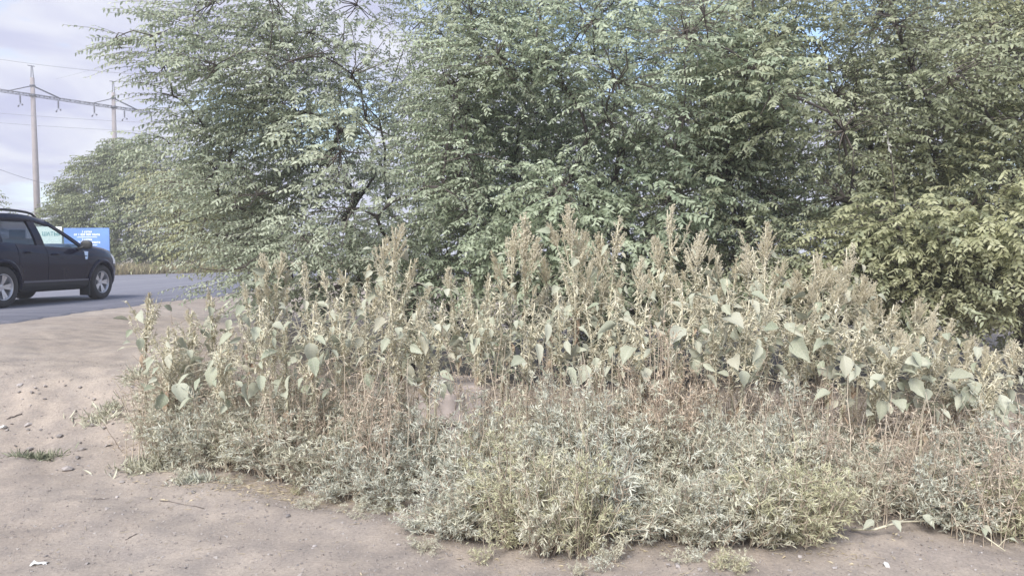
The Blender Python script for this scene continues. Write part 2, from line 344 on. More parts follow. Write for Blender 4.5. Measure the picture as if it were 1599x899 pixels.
def road():
    n = 400
    # denser sampling near the camera's part of the edge
    tt = np.linspace(0, len(RE) - 1, n)
    r = np.stack([np.interp(tt, range(len(RE)), RE[:, 0]), np.interp(tt, range(len(RE)), RE[:, 1])], 1)
    l = np.stack([np.interp(tt, range(len(LE)), LE[:, 0]), np.interp(tt, range(len(LE)), LE[:, 1])], 1)
    k = np.array([1, 2, 3, 2, 1.]) / 9
    for A in (r, l):
        for c in (0, 1):
            A[6:-6, c] = np.convolve(np.convolve(A[:, c], np.ones(7) / 7, 'same'), np.ones(5) / 5, 'same')[6:-6]
    r[:, 0] += vnoise(r[:, 1], r[:, 1] * 0, 1.3, 5) * .35 + vnoise(r[:, 1], r[:, 1] * 0, 5, 6) * .12
    fr = [0, .004, .3, .6, 1.0]
    rows = [np.column_stack([r * (1 - f) + l * f, np.full(n, ROAD_Z if i else ROAD_Z - .07)]) for i, f in enumerate(fr)]
    V = np.stack(rows, 1); m = len(fr)
    i = np.arange(n - 1)[:, None] * m; j = np.arange(m - 1)[None]
    Q = np.stack([i + j, i + j + m, i + j + 1 + m, i + j + 1], -1).reshape(-1, 4)
    mb = MB(); mb.add(V.reshape(-1, 3), Q); o = mb.build('road', M_ASPH); o['kind'] = 'structure'
    # worn edge line on the far lane
    c = r * .42 + l * .58
    mb = MB(); d = unit(np.gradient(c, axis=0)); s = np.stack([d[:, 1], -d[:, 0]], 1) * .06
    V = np.stack([np.column_stack([c - s, np.full(n, ROAD_Z + .004)]), np.column_stack([c + s, np.full(n, ROAD_Z + .004)])], 1)
    i = np.arange(n - 1) * 2; mb.add(V.reshape(-1, 3), np.stack([i, i + 1, i + 3, i + 2], 1))
    m_, t, b, o_ = new_mat('worn_line_paint'); b.inputs['Base Color'].default_value = (.42, .41, .42, 1); b.inputs['Roughness'].default_value = .8
    o = mb.build('road_line', m_); o['kind'] = 'structure'
road()

# ------------------------------------------------------------------ elm trees
def elm(label, base, clumps, mat, seed, trunk_r=.11, leaf=(.059, .0275), twig_len=(.28, .5), leaf_k=15, name='elm_tree', fork=1.0, sparse=1.0, droop=.55, lod=False):
    g = np.random.default_rng(seed)
    bx, by = base; bz = gz(bx, by) - .05
    root = thing(name, label, 'tree', (bx, by, bz)); B = np.array([bx, by, bz])
    clumps = sorted(clumps, key=lambda c: np.linalg.norm(np.array(c[0]) - B))
    # skeleton: trunk then one limb to each clump from the best earlier node
    nodes = [(B * 0, None)]; trunk = []
    lean = g.normal(0, .12, 2)
    for k in range(1, 6):
        z = fork * k / 5; nodes.append((np.array([lean[0] * z, lean[1] * z, z]), k - 1))
    limbs = []; 
    for c in clumps:
        t = np.array(c[0]) - B; best, bd = 5, 1e9
        for i, (p, _) in enumerate(nodes):
            if i < 4 or p[2] > t[2] + .15: continue
            d = np.linalg.norm(t - p) + .25 * np.linalg.norm(p[:2] - t[:2])
            if d < bd: bd, best = d, i
        p0 = nodes[best][0]; par = best; ids = [best]; sag = np.linalg.norm(t - p0)
        for s in (.25, .5, .75, 1.0):
            q = p0 + (t - p0) * s + np.array([0, 0, .16 * sag * math.sin(s * math.pi)]) + g.normal(0, .035 * sag, 3) * math.sin(s * math.pi)
            nodes.append((q, par)); par = len(nodes) - 1; ids.append(par)
        limbs.append(ids)
    cnt = np.zeros(len(nodes))
    for ids in limbs:
        i = ids[-1]
        while i is not None: cnt[i] += 1; i = nodes[i][1]
    mx = max(cnt)
    rad = lambda i: max(.006, trunk_r * .8 * (cnt[i] / mx) ** .68)
    mb = MB(); tube(mb, [nodes[i][0] for i in range(6)], [rad(i) * (1.25 if i == 0 else 1) for i in range(6)], 10); mb.build('trunk', M_BARK, root)
    for ids in limbs:
        mb = MB(); P = [nodes[i][0] for i in ids]
        rr = [min(rad(ids[0]), rad(ids[1]) * 1.1)] + [rad(i) for i in ids[1:]]
        tube(mb, P, rr, 6); mb.build('limb', M_BARK, root)
    tw = MB(); lf = MB()
    for c in clumps:
        cc = np.array(c[0]) - B; rr = np.array(c[1]); n = int(c[2] * sparse * (1.12 if not lod else 1))
        u = unit(g.normal(size=(n, 3))); q = g.random(n) ** .45
        O = cc + u * q[:, None] * rr
        out = unit(np.column_stack([cc[0] + u[:, 0] * .8 + g.normal(0, .2, n), cc[1] + u[:, 1] * .8 - .5, np.zeros(n)]) * .5 + u * .7 + g.normal(0, .35, (n, 3)))
        out[:, 2] = out[:, 2] * .5 + .05; out = unit(out)
        Ln = g.uniform(*twig_len, n)
        s = np.linspace(0, 1, 3 if mat is M_ELM_GREY else 2)
        dr = g.uniform(.3, 1.2, n) * droop
        P = O[:, None] + out[:, None] * (s[None, :, None] * Ln[:, None, None])
        P[:, :, 2] -= (s[None] ** 2) * (Ln * dr)[:, None] * .6
        tubes3(tw, P, np.full(n, .0035 if not lod else .01), np.full(n, .0012 if not lod else .004))
        # thin branchlets joining the twigs to the clump's limb
        m_ = max(4, n // 6); idx = g.choice(n, m_, replace=False)
        s5 = np.linspace(0, 1, 4); BP = cc + (O[idx] - cc)[:, None] * s5[None, :, None] + (g.normal(0, .06, (m_, 1, 3)) * np.sin(s5 * math.pi)[None, :, None])
        tubes3(tw, BP, np.full(m_, .008), np.full(m_, .0035))
        if len(c) > 4: continue
        K = leaf_k; t = (np.arange(K) + .6) / K
        t = np.clip(t[None] + g.normal(0, .02, (n, K)), .03, 1)
        LP = O[:, None] + out[:, None] * (t * Ln[:, None])[:, :, None]; LP[:, :, 2] -= t ** 2 * (Ln * dr)[:, None] * .6
        tang = np.repeat(out[:, None], K, 1).copy(); tang[:, :, 2] -= 2 * t * dr[:, None] * .6; tang = unit(tang)
        up = np.array([0, 0, 1.0]) + g.normal(0, .45, (n, 1, 3)); side = unit(np.cross(tang, np.broadcast_to(up, tang.shape)))
        sg = np.where(np.arange(K) % 2 == 0, 1., -1.)[None, :, None]
        nrm = np.cross(side, tang)
        D = tang * .55 + side * sg * .8 + np.array([0, 0, -.35]) + g.normal(0, .22, (n, K, 3))
        Nn = nrm + g.normal(0, .35, (n, K, 3))
        Lf = g.uniform(.75, 1.15, (n, K)) * leaf[0] * g.uniform(.78, 1.25) * (1 - .35 * np.abs(t - .55)); Wf = Lf * leaf[1] / leaf[0]
        tint = np.clip(g.normal(c[3] if len(c) > 3 else .45, .09, (n, 1)) + g.normal(0, .12, (n, K)), 0, 1)
        leaves(lf, LP.reshape(-1, 3), D.reshape(-1, 3), Nn.reshape(-1, 3), Lf.ravel(), Wf.ravel(), tint.ravel())
    tw.build('twigs', M_TWIG, root, kind='stuff'); lf.build('crown', mat, root, kind='stuff')
    return root
def crown_clumps(c, r, n, nt, seed, cr=(.5, .65, .42), tint=.45, mind=.55, front=.0, zmin=.9):
    g = np.random.default_rng(seed); pts = []; tries = 0
    while len(pts) < n and tries < 6000:
        tries += 1
        u = unit(g.normal(size=3)); q = g.random() ** .38; p = np.array(c) + u * q * np.array(r)
        if p[2] < zmin: continue
        if front and p[1] > c[1] + front: continue
        if all(np.linalg.norm(p - k) > mind for k in pts): pts.append(p)
    return [(p, np.array(cr) * g.uniform(.75, 1.25), nt * g.uniform(.7, 1.2), tint + g.normal(0, .1)) for p in pts]
def hand(px, py, d, r, nt, tint=.5): return (at(px, py, d), np.array(r), nt, tint)

c1 = crown_clumps((-1.6, 8.9, 3.0), (2.4, 1.6, 2.4), 54, 66, 101, tint=.5, zmin=1.2)
c1 += [hand(235, 55, 8.2, (.45, .3, .25), 26), hand(255, 100, 8.3, (.35, .3, .25), 22), hand(180, 60, 8.0, (.25, .25, .08), 7), hand(270, 150, 8.5, (.3, .3, .25), 14),
       hand(300, 30, 8.4, (.5, .4, .3), 40), hand(330, 110, 8.5, (.5, .4, .35), 46), hand(320, 200, 8.8, (.5, .4, .3), 50), hand(390, 170, 8.6, (.5, .4, .3), 46),
       hand(265, 225, 9.2, (.4, .4, .2), 30), hand(360, 255, 9.0, (.5, .4, .3), 55), hand(430, 60, 8.4, (.5, .4, .3), 45), hand(470, 190, 8.3, (.5, .4, .3), 50)]
LATE1 = lambda: elm('tall grey-green elm at left whose twigs reach out across the cloudy sky', (-1.3, 9.3), c1, M_ELM_GREY, 11, .10, sparse=.98)
c0 = [hand(300, 290, 10.6, (.55, .5, .35), 70, .55), hand(350, 330, 10.3, (.5, .5, .4), 75, .5), hand(270, 330, 10.8, (.45, .4, .35), 55, .6), hand(380, 300, 10.2, (.5, .5, .35), 65),
      hand(320, 375, 10.4, (.5, .4, .25), 62, .5), hand(380, 385, 9.9, (.4, .4, .25), 50, .4), hand(420, 340, 10, (.5, .5, .4), 65, .4), hand(440, 280, 10, (.5, .5, .4), 55, .5), hand(250, 280, 11, (.35, .3, .25), 35, .6),
      hand(285, 365, 10.6, (.35, .35, .25), 40, .55), hand(375, 405, 9.3, (.28, .25, .12), 22, .35)]
elm('drooping olive elm whose low branch tips hang over the road edge', (-2.9, 11.2), c0, M_ELM_OLIVE, 12, .09, droop=.9)
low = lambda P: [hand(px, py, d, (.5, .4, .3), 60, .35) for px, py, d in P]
c1 += low([(430, 400, 8.4), (500, 380, 8.2), (560, 400, 8.3), (620, 390, 8.0), (520, 450, 8.6), (600, 460, 8.6), (440, 450, 8.8)])
LATE1()
c2 = crown_clumps((1.0, 8.6, 2.8), (2.1, 1.5, 2.5), 72, 80, 102, tint=.5, zmin=1.1)
c2 += low([(680, 440, 8.2), (750, 430, 8.0), (820, 450, 8.2), (900, 440, 8.0), (980, 450, 8.2), (700, 500, 8.6), (800, 510, 8.5), (900, 510, 8.6), (1000, 500, 8.5)])
elm('dense dark-centred elm in the middle behind the tallest seed plumes', (.9, 9.2), c2, M_ELM_DARK, 13, .14)
c3 = crown_clumps((3.6, 8.3, 2.7), (2.0, 1.5, 2.4), 64, 74, 103, tint=.5, zmin=1.0)
c3 += low([(1080, 430, 7.8), (1160, 440, 7.9), (1240, 430, 7.7), (1320, 450, 7.8), (1100, 500, 8.3), (1200, 500, 8.3), (1300, 500, 8.2)])
c3 += [hand(1100, 25, 6.75, (.22, .15, .3), 40) + ('bare',), hand(1070, 60, 6.8, (.2, .15, .2), 26) + ('bare',)]
elm('yellow-green elm right of the middle with light sprays of leaves', (3.6, 9.0), c3, M_ELM_MID, 14, .14)
c4 = crown_clumps((5.7, 8.3, 2.5), (1.6, 1.5, 2.3), 50, 76, 104, tint=.5, zmin=.85)
c4 += [hand(px, py, d, (.5, .4, .3), 62, .6) for px, py, d in ((1340, 380, 7.2), (1400, 345, 7.0), (1470, 370, 6.9), (1540, 350, 7.0), (1595, 390, 7.1), (1430, 420, 7.1), (1510, 430, 7.1), (1570, 455, 7.2), (1370, 440, 7.3), (1460, 470, 7.4))]
c4 += low([(1380, 430, 7.6), (1450, 440, 7.7), (1520, 430, 7.6), (1590, 420, 7.7), (1400, 490, 8.1), (1480, 480, 8.2)])
elm('olive elm at the right edge with a white strip caught in it', (6.3, 9.0), c4, M_ELM_OLIVE, 15, .13)
c5 = crown_clumps((2.4, 11.2, 2.9), (2.8, 1.1, 2.5), 40, 62, 105, tint=.35, cr=(.6, .6, .55), mind=.75, zmin=.9)
elm('shaded elm standing behind the others in the middle', (2.4, 11.4), c5, M_ELM_DARK, 16, .12, leaf=(.085, .040), sparse=.58)
c6 = crown_clumps((6.8, 11.4, 2.7), (2.0, 1.2, 2.3), 26, 60, 106, tint=.4, cr=(.6, .6, .55), mind=.75, zmin=.8)
elm('shaded elm at back right with sky showing through its side', (7.0, 11.6), c6, M_ELM_DARK, 17, .12, leaf=(.085, .040), sparse=.58)
c7 = crown_clumps((-1.2, 11.6, 2.6), (1.6, .9, 1.8), 14, 45, 107, tint=.4, cr=(.55, .55, .45), mind=.7, zmin=1.0)
elm('thin shaded elm behind the left part of the thicket', (-.9, 11.8), c7, M_ELM_DARK, 18, .10, leaf=(.085, .040), sparse=.58)

def far_tree(label, base, cl, seed, h, k=9):
    return elm(label, base, cl, M_ELM_FAR, seed, .16, leaf=(.20, .095), twig_len=(.5, .9), leaf_k=k, name='roadside_tree', fork=1.4, lod=True)
def fc(px, py, d, r, nt, tint=.5): return (at(px, py, d), np.array(r), nt, tint)
far_tree('large rounded tree beyond the road, right behind the blue board', (-20.8, 44.5),
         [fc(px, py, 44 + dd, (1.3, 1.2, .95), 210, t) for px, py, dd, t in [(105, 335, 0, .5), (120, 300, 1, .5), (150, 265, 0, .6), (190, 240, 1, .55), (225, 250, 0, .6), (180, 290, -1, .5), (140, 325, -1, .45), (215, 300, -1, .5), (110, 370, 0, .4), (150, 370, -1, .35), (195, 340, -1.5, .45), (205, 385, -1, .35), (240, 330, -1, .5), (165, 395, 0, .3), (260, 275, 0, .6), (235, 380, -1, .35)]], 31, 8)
far_tree('bushy tree beyond the road, behind the drooping elm branches', (-17.0, 46),
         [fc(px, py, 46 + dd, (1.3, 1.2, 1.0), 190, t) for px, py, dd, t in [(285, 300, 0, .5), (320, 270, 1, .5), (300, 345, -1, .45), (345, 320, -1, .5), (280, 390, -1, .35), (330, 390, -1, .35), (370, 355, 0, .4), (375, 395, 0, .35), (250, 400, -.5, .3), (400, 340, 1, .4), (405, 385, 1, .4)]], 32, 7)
far_tree('small tree at the left edge showing only its twigs above the car', (-31.6, 45),
         [fc(px, py, 45, (.9, .9, .8), 70, .5) for px, py in [(-18, 330), (-30, 310), (-22, 360), (-45, 345), (-35, 380)]], 33, 5)

# ------------------------------------------------------------------ tall weeds
HWID = [.30, .22, .27, .33, .18, .25, .29]
def leaf_mesh(seed, curl, dead=False):
    g = np.random.default_rng(seed); nl, nw = 8, 5
    t = np.linspace(0, 1, nl); wprof = np.interp(t, [0, .08, .25, .45, .7, .9, 1], [.02, .5, .92, 1, .66, .2, .0]) * (HWID[seed % 7] if not dead else .2)
    V = []; 
    for i, a in enumerate(t):
        for s in np.linspace(-1, 1, nw):
            w = wprof[i] * (1 + (.07 if i % 2 else -.05) * (abs(s) > .9))
            x = s * w; y = a; z = (.28 + .35 * ((seed * 37) % 5) / 4) * abs(s) * wprof[i] - curl * a * a + .03 * math.sin(6 * a + seed) * s
            if dead: z += .25 * wprof[i] * math.cos(s * 2.2); x *= .75; x += .08 * math.sin(5 * a + seed)
            V.append((x, y, z))
    V = np.array(V) + g.normal(0, .008 if not dead else .025, (nl * nw, 3)); V[:nw] *= .3
    # arc the blade so that length stays natural
    i = np.arange(nl - 1)[:, None] * nw; j = np.arange(nw - 1)[None]
    Q = np.stack([i + j, i + j + 1, i + j + 1 + nw, i + j + nw], -1).reshape(-1, 4)
    mb = MB(); mb.add(V, Q); return mb.mesh('withered_leaf' if dead else 'leaf', M_WDEAD if dead else M_WLEAF)
LEAFS = [leaf_mesh(s, c) for s, c in ((1, .1), (2, .3), (3, .5), (4, .2), (5, .4), (6, .65), (7, .0))]
DEADS = [leaf_mesh(s, c, True) for s, c in ((11, .3), (12, .6), (13, .1))]
def knobs(mb, P, r, tint):
    n = len(P); k = np.array([[1, 1, 1], [1, -1, -1], [-1, 1, -1], [-1, -1, 1]]) * .75
    V = P[:, None] + (k[None] + rng.normal(0, .25, (n, 4, 3))) * np.asarray(r).reshape(-1, 1, 1)
    b = np.arange(n)[:, None] * 4
    T = np.concatenate([b + np.array([f]) for f in ((0, 1, 2), (0, 3, 1), (0, 2, 3), (1, 3, 2))])
    mb.add(V.reshape(-1, 3), None, T, np.repeat(tint, 4))
def plume_mesh(seed, nb, wide):
    g = np.random.default_rng(seed); mb = MB(); KP = []; 
    ax = np.array([[0, 0, z] for z in np.linspace(0, 1, 6)]) + g.normal(0, .012, (6, 3)); ax[0] = 0
    tube(mb, ax, np.linspace(.012, .004, 6), 5, .4)
    axf = lambda z: np.array([np.interp(z, np.linspace(0, 1, 6), ax[:, k]) for k in range(3)])
    for z in np.linspace(.55, 1.0, 60): KP.append(axf(z) + g.normal(0, .012, 3))
    for b in range(nb):
        z0 = g.uniform(.02, .9); a = g.uniform(0, 2 * math.pi); L = wide * (1.05 - z0) ** .8 * g.uniform(.6, 1.15) + .05
        sp = g.uniform(.28, .75); d = unit(np.array([math.cos(a) * sp, math.sin(a) * sp, 1.0])); p0 = axf(z0)
        s = np.linspace(0, 1, 5); P = p0 + d * (s * L)[:, None]; P[:, :2] *= (1 - .12 * s ** 2)[:, None]
        tubes3(mb, P[None], np.array([.006]), np.array([.003]), .4)
        m = max(8, int(L * 80)); q = np.sort(g.random(m)) ** .8 * .92 + .08
        pts = np.stack([np.interp(q, s, P[:, k]) for k in range(3)], 1) + g.normal(0, .009, (m, 3)); KP.extend(pts)
    KP = np.array(KP); knobs(mb, KP, g.uniform(.007, .012, len(KP)), np.clip(g.normal(.5, .25, len(KP)), 0, 1))
    return mb.mesh('seed_plume', M_PLUME, False)
PLUMES = [plume_mesh(40 + i, n, w) for i, (n, w) in enumerate(((50, .48), (40, .42), (58, .52), (34, .38), (46, .58)))]
PLUMES_THIN = [plume_mesh(60 + i, n, w) for i, (n, w) in enumerate(((16, .26), (12, .2), (20, .32)))]

def aim(o, loc, d, up, s):
    d = Vector(d).normalized(); z = Vector(up) - d * Vector(up).dot(d)
    if z.length < 1e-4: z = Vector((1, 0, 0)) - d * d.x
    z.normalize(); x = d.cross(z)
    m = Matrix((x, d, z)).transposed().to_4x4(); s = s if hasattr(s, '__len__') else (s, s, s)
    o.matrix_local = Matrix.Translation(Vector(loc)) @ m @ Matrix.Diagonal((*s, 1))
def aim_up(o, loc, d, s, roll):
    q = Vector(d).to_track_quat('Z', 'Y'); s = s if hasattr(s, '__len__') else (s, s, s)
    o.matrix_local = Matrix.Translation(Vector(loc)) @ (q.to_matrix() @ Matrix.Rotation(roll, 3, 'Z')).to_4x4() @ Matrix.Diagonal((*s, 1))

WEEDS = []
def tall_weed(x, y, h, g, nleaf, plume, lean, big=1.0, ndead=4, zlow=.42, thin=False):
    z0 = gz(x, y) - .02
    root = thing('tall_weed', '', 'weed', (x, y, z0))
    top = np.array([lean[0] * h, lean[1] * h, h])
    s = np.linspace(0, 1, 9); bend = g.normal(0, .03, 3)
    ctr = top[None] * s[:, None]; ctr[:, 0] = top[0] * s ** 1.6 + bend[0] * np.sin(s * math.pi) * h; ctr[:, 1] = top[1] * s ** 1.6 + bend[1] * np.sin(s * math.pi) * h
    P = lambda f: np.array([np.interp(f, s, ctr[:, k]) for k in range(3)])
    mb = MB(); tube(mb, ctr, np.linspace(.0085, .0035, 9) * (1 + .15 * big), 6, .5)
    lv = []
    az0 = g.uniform(0, 6.28)
    for i in range(nleaf):
        f = zlow + (.90 - zlow) * (i + g.uniform(.1, .9)) / nleaf
        az = az0 + i * 2.4 + g.normal(0, .4)
        if g.random() < .35: az = -math.pi / 2 + g.normal(0, .7)      # towards the light at the track
        o = np.array([math.cos(az), math.sin(az), 0]); p0 = P(f); pl = g.uniform(.06, .15) * big
        p1 = p0 + o * pl * .8 + np.array([0, 0, pl * .5]); p2 = p1 + o * pl * .5 + np.array([0, 0, -.1 * pl])
        tube(mb, [p0, p0 * .45 + p1 * .55 + np.array([0, 0, .012]), p1, p2], [.0028, .0022, .0018, .0015], 4, .5, cap=False)
        L = g.choice([g.uniform(.055, .09), g.uniform(.085, .135), g.uniform(.12, .17)], p=[.58, .34, .08]) * big * (.96 - .3 * abs(f - .6))
        dz = g.uniform(-1.5, .35); d = o + np.array([0, 0, dz]) + g.normal(0, .35, 3)
        lv.append((p2, d, np.array([0, 0, 1.0]) + o * .2 + g.normal(0, .6, 3), L))
    # small side branches with bracts
    br = MB(); nb = 11
    ends = []
    for i in range(nb):
        f = g.uniform(.5, .80); az = g.uniform(0, 6.28); o = np.array([math.cos(az), math.sin(az), 0]); L = g.uniform(.10, .26) * (1.25 - f * .6)
        p0 = P(f); q = np.linspace(0, 1, 5); B_ = p0 + o * (q * L * .7)[:, None]; B_[:, 2] += q ** 1.3 * L * 1.0
        tube(mb, B_, np.linspace(.0035, .002, 5), 4, .5, cap=False); ends.append((B_[-1], B_[-1] - B_[-2]))
        m = int(g.integers(30, 46)); t = g.uniform(.2, 1, m); LP = np.stack([np.interp(t, q, B_[:, k]) for k in range(3)], 1)
        leaves(br, LP, g.normal(0, .7, (m, 3)) + np.array([0, 0, .1]) + o * .5, g.normal(0, .5, (m, 3)) + np.array([0, 0, 1]), g.uniform(.015, .05, m), g.uniform(.005, .013, m), np.clip(g.normal(.5, .25, m), 0, 1), .25)
    m = 150; t = g.uniform(.4, .97, m); LP = np.stack([np.interp(t, s, ctr[:, k]) for k in range(3)], 1)
    leaves(br, LP, g.normal(0, 1, (m, 3)) + np.array([0, 0, .1]), g.normal(0, .5, (m, 3)) + np.array([0, 0, 1]), g.uniform(.018, .065, m), g.uniform(.005, .016, m), np.clip(g.normal(.5, .25, m), 0, 1), .3)
    mb.build('stem', M_WSTEM, root); br.build('bracts', M_BRACT, root, kind='stuff')
    for p, d, up, L in lv:
        o = link('leaf', LEAFS[int(g.integers(len(LEAFS)))], root); aim(o, p, d, up, (L * g.uniform(.85, 1.2), L, L))
    for i in range(ndead):
        f = g.uniform(.25, .62); az = g.uniform(0, 6.28); o = link('withered_leaf', DEADS[int(g.integers(3))], root); L = g.uniform(.08, .16)
        aim(o, P(f), (math.cos(az) * .35, math.sin(az) * .35, -1), (math.cos(az), math.sin(az), .2), (L, L, L))
    pool = PLUMES_THIN if thin else PLUMES
    if plume > 0:
        o = link('seed_plume', pool[int(g.integers(len(pool)))], root)
        aim_up(o, P(1 - plume / h * .92), P(1) - P(.85) + g.normal(0, .02, 3), (plume * 1.05, plume * 1.05, plume), g.uniform(0, 6))
        for (p, d) in ends[:7]:
            o = link('seed_plume', pool[int(g.integers(len(pool)))] if g.random() < .5 else PLUMES_THIN[int(g.integers(3))], root)
            l = plume * g.uniform(.32, .6); aim_up(o, p - unit(d) * .01, unit(d) + np.array([0, 0, .5]), (l * 1.2, l * 1.2, l), g.uniform(0, 6))
    WEEDS.append((root, x, y, h, plume, lean, nleaf)); return root
gw = np.random.default_rng(21)
BACK = [(232, 462, .16), (262, 505, .1), (300, 478, .14), (330, 458, .2), (357, 505, .12), (385, 440, .2), (412, 392, .26), (440, 398, .24), (472, 412, .22), (505, 420, .2), (540, 415, .18), (575, 408, .2), (598, 370, .3), (618, 352, .34), (642, 400, .26),
        (670, 440, .18), (700, 415, .22), (732, 430, .2), (766, 425, .2), (800, 352, .36), (820, 332, .42), (852, 400, .26), (885, 322, .44), (908, 360, .36), (940, 360, .36), (966, 342, .4), (1000, 400, .26), (1022, 370, .3), (1042, 322, .4),
        (1073, 388, .26), (1092, 362, .32), (1122, 395, .26), (1150, 402, .26), (1175, 382, .3), (1196, 348, .36), (1216, 400, .3), (1246, 420, .3), (1270, 392, .36), (1300, 410, .3), (1322, 382, .36), (1346, 430, .28), (1366, 462, .26),
        (1396, 472, .26), (1430, 466, .3), (1456, 482, .26), (1487, 490, .28), (1522, 520, .24), (1556, 540, .24), (1590, 528, .26)]
for i, (px, py, pl) in enumerate(BACK):
    d = 5.75 + gw.uniform(-.35, .45) - (.25 if px > 1380 else 0)
    lx = gw.normal(0, .05) + (.22 if px > 1480 else (.1 if px > 1380 else 0)); ly = gw.normal(0, .04)
    p = at(px, py, d); z0 = gz(p[0], d); h = max(.45, p[2] - z0)
    tall_weed(p[0] - lx * h, d - ly * h, h, gw, int(gw.integers(11, 18)) if px > 380 else int(gw.integers(8, 13)), pl, (lx, ly), big=1.0 if px < 1050 else 1.15)
FRONT = [(275, 520), (345, 540), (405, 470), (445, 500), (490, 470), (530, 500), (570, 480), (610, 470), (650, 480), (690, 470), (745, 480), (780, 470), (835, 470), (870, 450), (915, 470), (960, 450), (1010, 470), (1065, 440), (1105, 430), (1135, 430), (1170, 460), (1205, 450), (1235, 480), (1275, 470), (1310, 460), (1345, 500), (1385, 540), (1425, 520), (1470, 540), (1515, 560), (1560, 580)]
for i, (px, py) in enumerate(FRONT):
    d = 5.1 + gw.uniform(-.2, .25)
    lx = gw.normal(0, .06) + (.3 if px > 1420 else (.12 if px > 1330 else 0)); ly = gw.normal(-.05, .04)
    p = at(px, py, d); z0 = gz(p[0], d); h = max(.4, p[2] - z0)
    tall_weed(p[0] - lx * h, d - ly * h, h, gw, int(gw.integers(13, 20)), gw.uniform(.1, .2), (lx, ly), big=1.1 if px < 1050 else 1.35, thin=True, zlow=.5)
def weed_labels():
    w = sorted(WEEDS, key=lambda t: t[1] / t[2])
    marks = [(-.42, 'the left end of the weed patch'), (-.2, 'the concrete slab'), (.12, 'the rust-brown bush'), (.52, 'the right edge of the photo')]
    ordn = ['nearest', 'second', 'third', 'fourth', 'fifth', 'sixth', 'seventh', 'eighth', 'ninth', 'tenth', 'eleventh', 'twelfth', 'thirteenth', 'fourteenth', 'fifteenth', 'sixteenth', 'seventeenth', 'eighteenth', 'nineteenth', 'twentieth', 'twenty-first', 'twenty-second', 'twenty-third', 'twenty-fourth', 'twenty-fifth', 'twenty-sixth']
    for row, nm in ((0, 'back'), (1, 'front')):
        ws = [t for t in w if (t[2] + t[5][1] * t[3] > 5.38) == (row == 0)]
        anchors = [(-.49, 'right of the dirt slope'), (-.085, 'right of the concrete slab'), (.195, 'right of the rusty bush'), (.44, 'right of the right-hand bend in the weeds')]
        anchors = anchors[:3]
        cnt = {}
        for (r, x, y, h, pl, ln, nl) in ws:
            u = x / y; a = [k for k in anchors if k[0] <= u]; a = a[-1] if a else anchors[0]
            cnt[a[1]] = cnt.get(a[1], 0) + 1; k = cnt[a[1]] - 1
            size = 'head-high' if h > 1.72 else ('shoulder-high' if h > 1.35 else ('chest-high' if h > 1.05 else 'waist-high'))
            form = 'with fat tan plumes' if pl > .3 else ('with slim tan plumes' if pl > .2 else 'with broad pale leaves')
            if abs(ln[0]) > .17: form = 'leaning right, ' + form.split(' ', 1)[1]
            r['label'] = f"{size} weed {form}, {ordn[k] if k else 'first'} in {nm} row {a[1]}"
            r['group'] = 'tall dusty weeds in the thicket'
weed_labels()

# ------------------------------------------------------------------ bushy weeds in front
BUSHES = {}
def bush_mesh(mat, g, n, leaf, per, upright, flop, h):
    rx = .3
    az = g.uniform(0, 6.28, n); sp = np.sqrt(g.random(n)); H = h * g.uniform(.5, 1.0, n) * (1 - .4 * sp ** 2); H[:5] *= 1.3; sp[5:8] *= 1.3
    q = np.linspace(0, 1, 6)
    tip = np.column_stack([np.cos(az) * sp * rx, np.sin(az) * sp * rx, H])
    b0 = np.column_stack([np.cos(az) * sp * rx * .25, np.sin(az) * sp * rx * .25, np.zeros(n)])
    P = b0[:, None] + (tip - b0)[:, None] * q[None, :, None]
    P[:, :, :2] = b0[:, None, :2] + (tip - b0)[:, None, :2] * (q ** (.7 + flop))[None, :, None]
    P += g.normal(0, .018, P.shape) * np.sin(q * math.pi)[None, :, None]
    st = MB(); tubes3(st, P, np.full(n, .0045), np.full(n, .002), g.random(n)); lf = MB()
    ms = 8; t = g.uniform(.12, 1.0, (n, ms))                       # side shoots on every stem
    SO = np.stack([[np.interp(t[i], q, P[i, :, k]) for k in range(3)] for i in range(n)]).transpose(0, 2, 1).reshape(-1, 3)
    m = n * ms; aD = randdir(m); aD[:, 2] = np.abs(aD[:, 2]) * upright + .15; aD = unit(aD + np.repeat(unit(tip * np.array([1, 1, .2])), ms, 0) * .5)
    sl = g.uniform(.05, .15, m); l3 = np.linspace(0, 1, 3)[None]; SP = SO[:, None] + aD[:, None] * (l3 * sl[:, None])[:, :, None]; SP[:, :, 2] -= l3 ** 2 * sl[:, None] * .2
    tubes3(st, SP, np.full(m, .0022), np.full(m, .0012), g.random(m))
    K = max(4, per // ms); u = g.uniform(.15, 1.05, (m, K)); LP = SO[:, None] + aD[:, None] * (u * sl[:, None])[:, :, None]; LP[:, :, 2] -= u ** 2 * sl[:, None] * .2
    D = randdir(m * K).reshape(m, K, 3) * .9 + aD[:, None] * .75; D[:, :, 2] += .05
    tl = np.clip(g.normal(.5, .15, (m, 1)) + g.normal(0, .2, (m, K)), 0, 1); L = g.uniform(.45, 1.25, (m, K)) * leaf[0]
    keep = (LP[:, :, 2] > .012).ravel()
    leaves(lf, LP.reshape(-1, 3)[keep], D.reshape(-1, 3)[keep], (randdir(m * K) + np.array([0, 0, .7]))[keep], L.ravel()[keep], (L.ravel() * leaf[1] / leaf[0] * g.uniform(.7, 1.3, m * K))[keep], tl.ravel()[keep], g.uniform(-.1, .5, m * K)[keep])
    return st.mesh('stems', M_DRY), lf.mesh('foliage', mat)
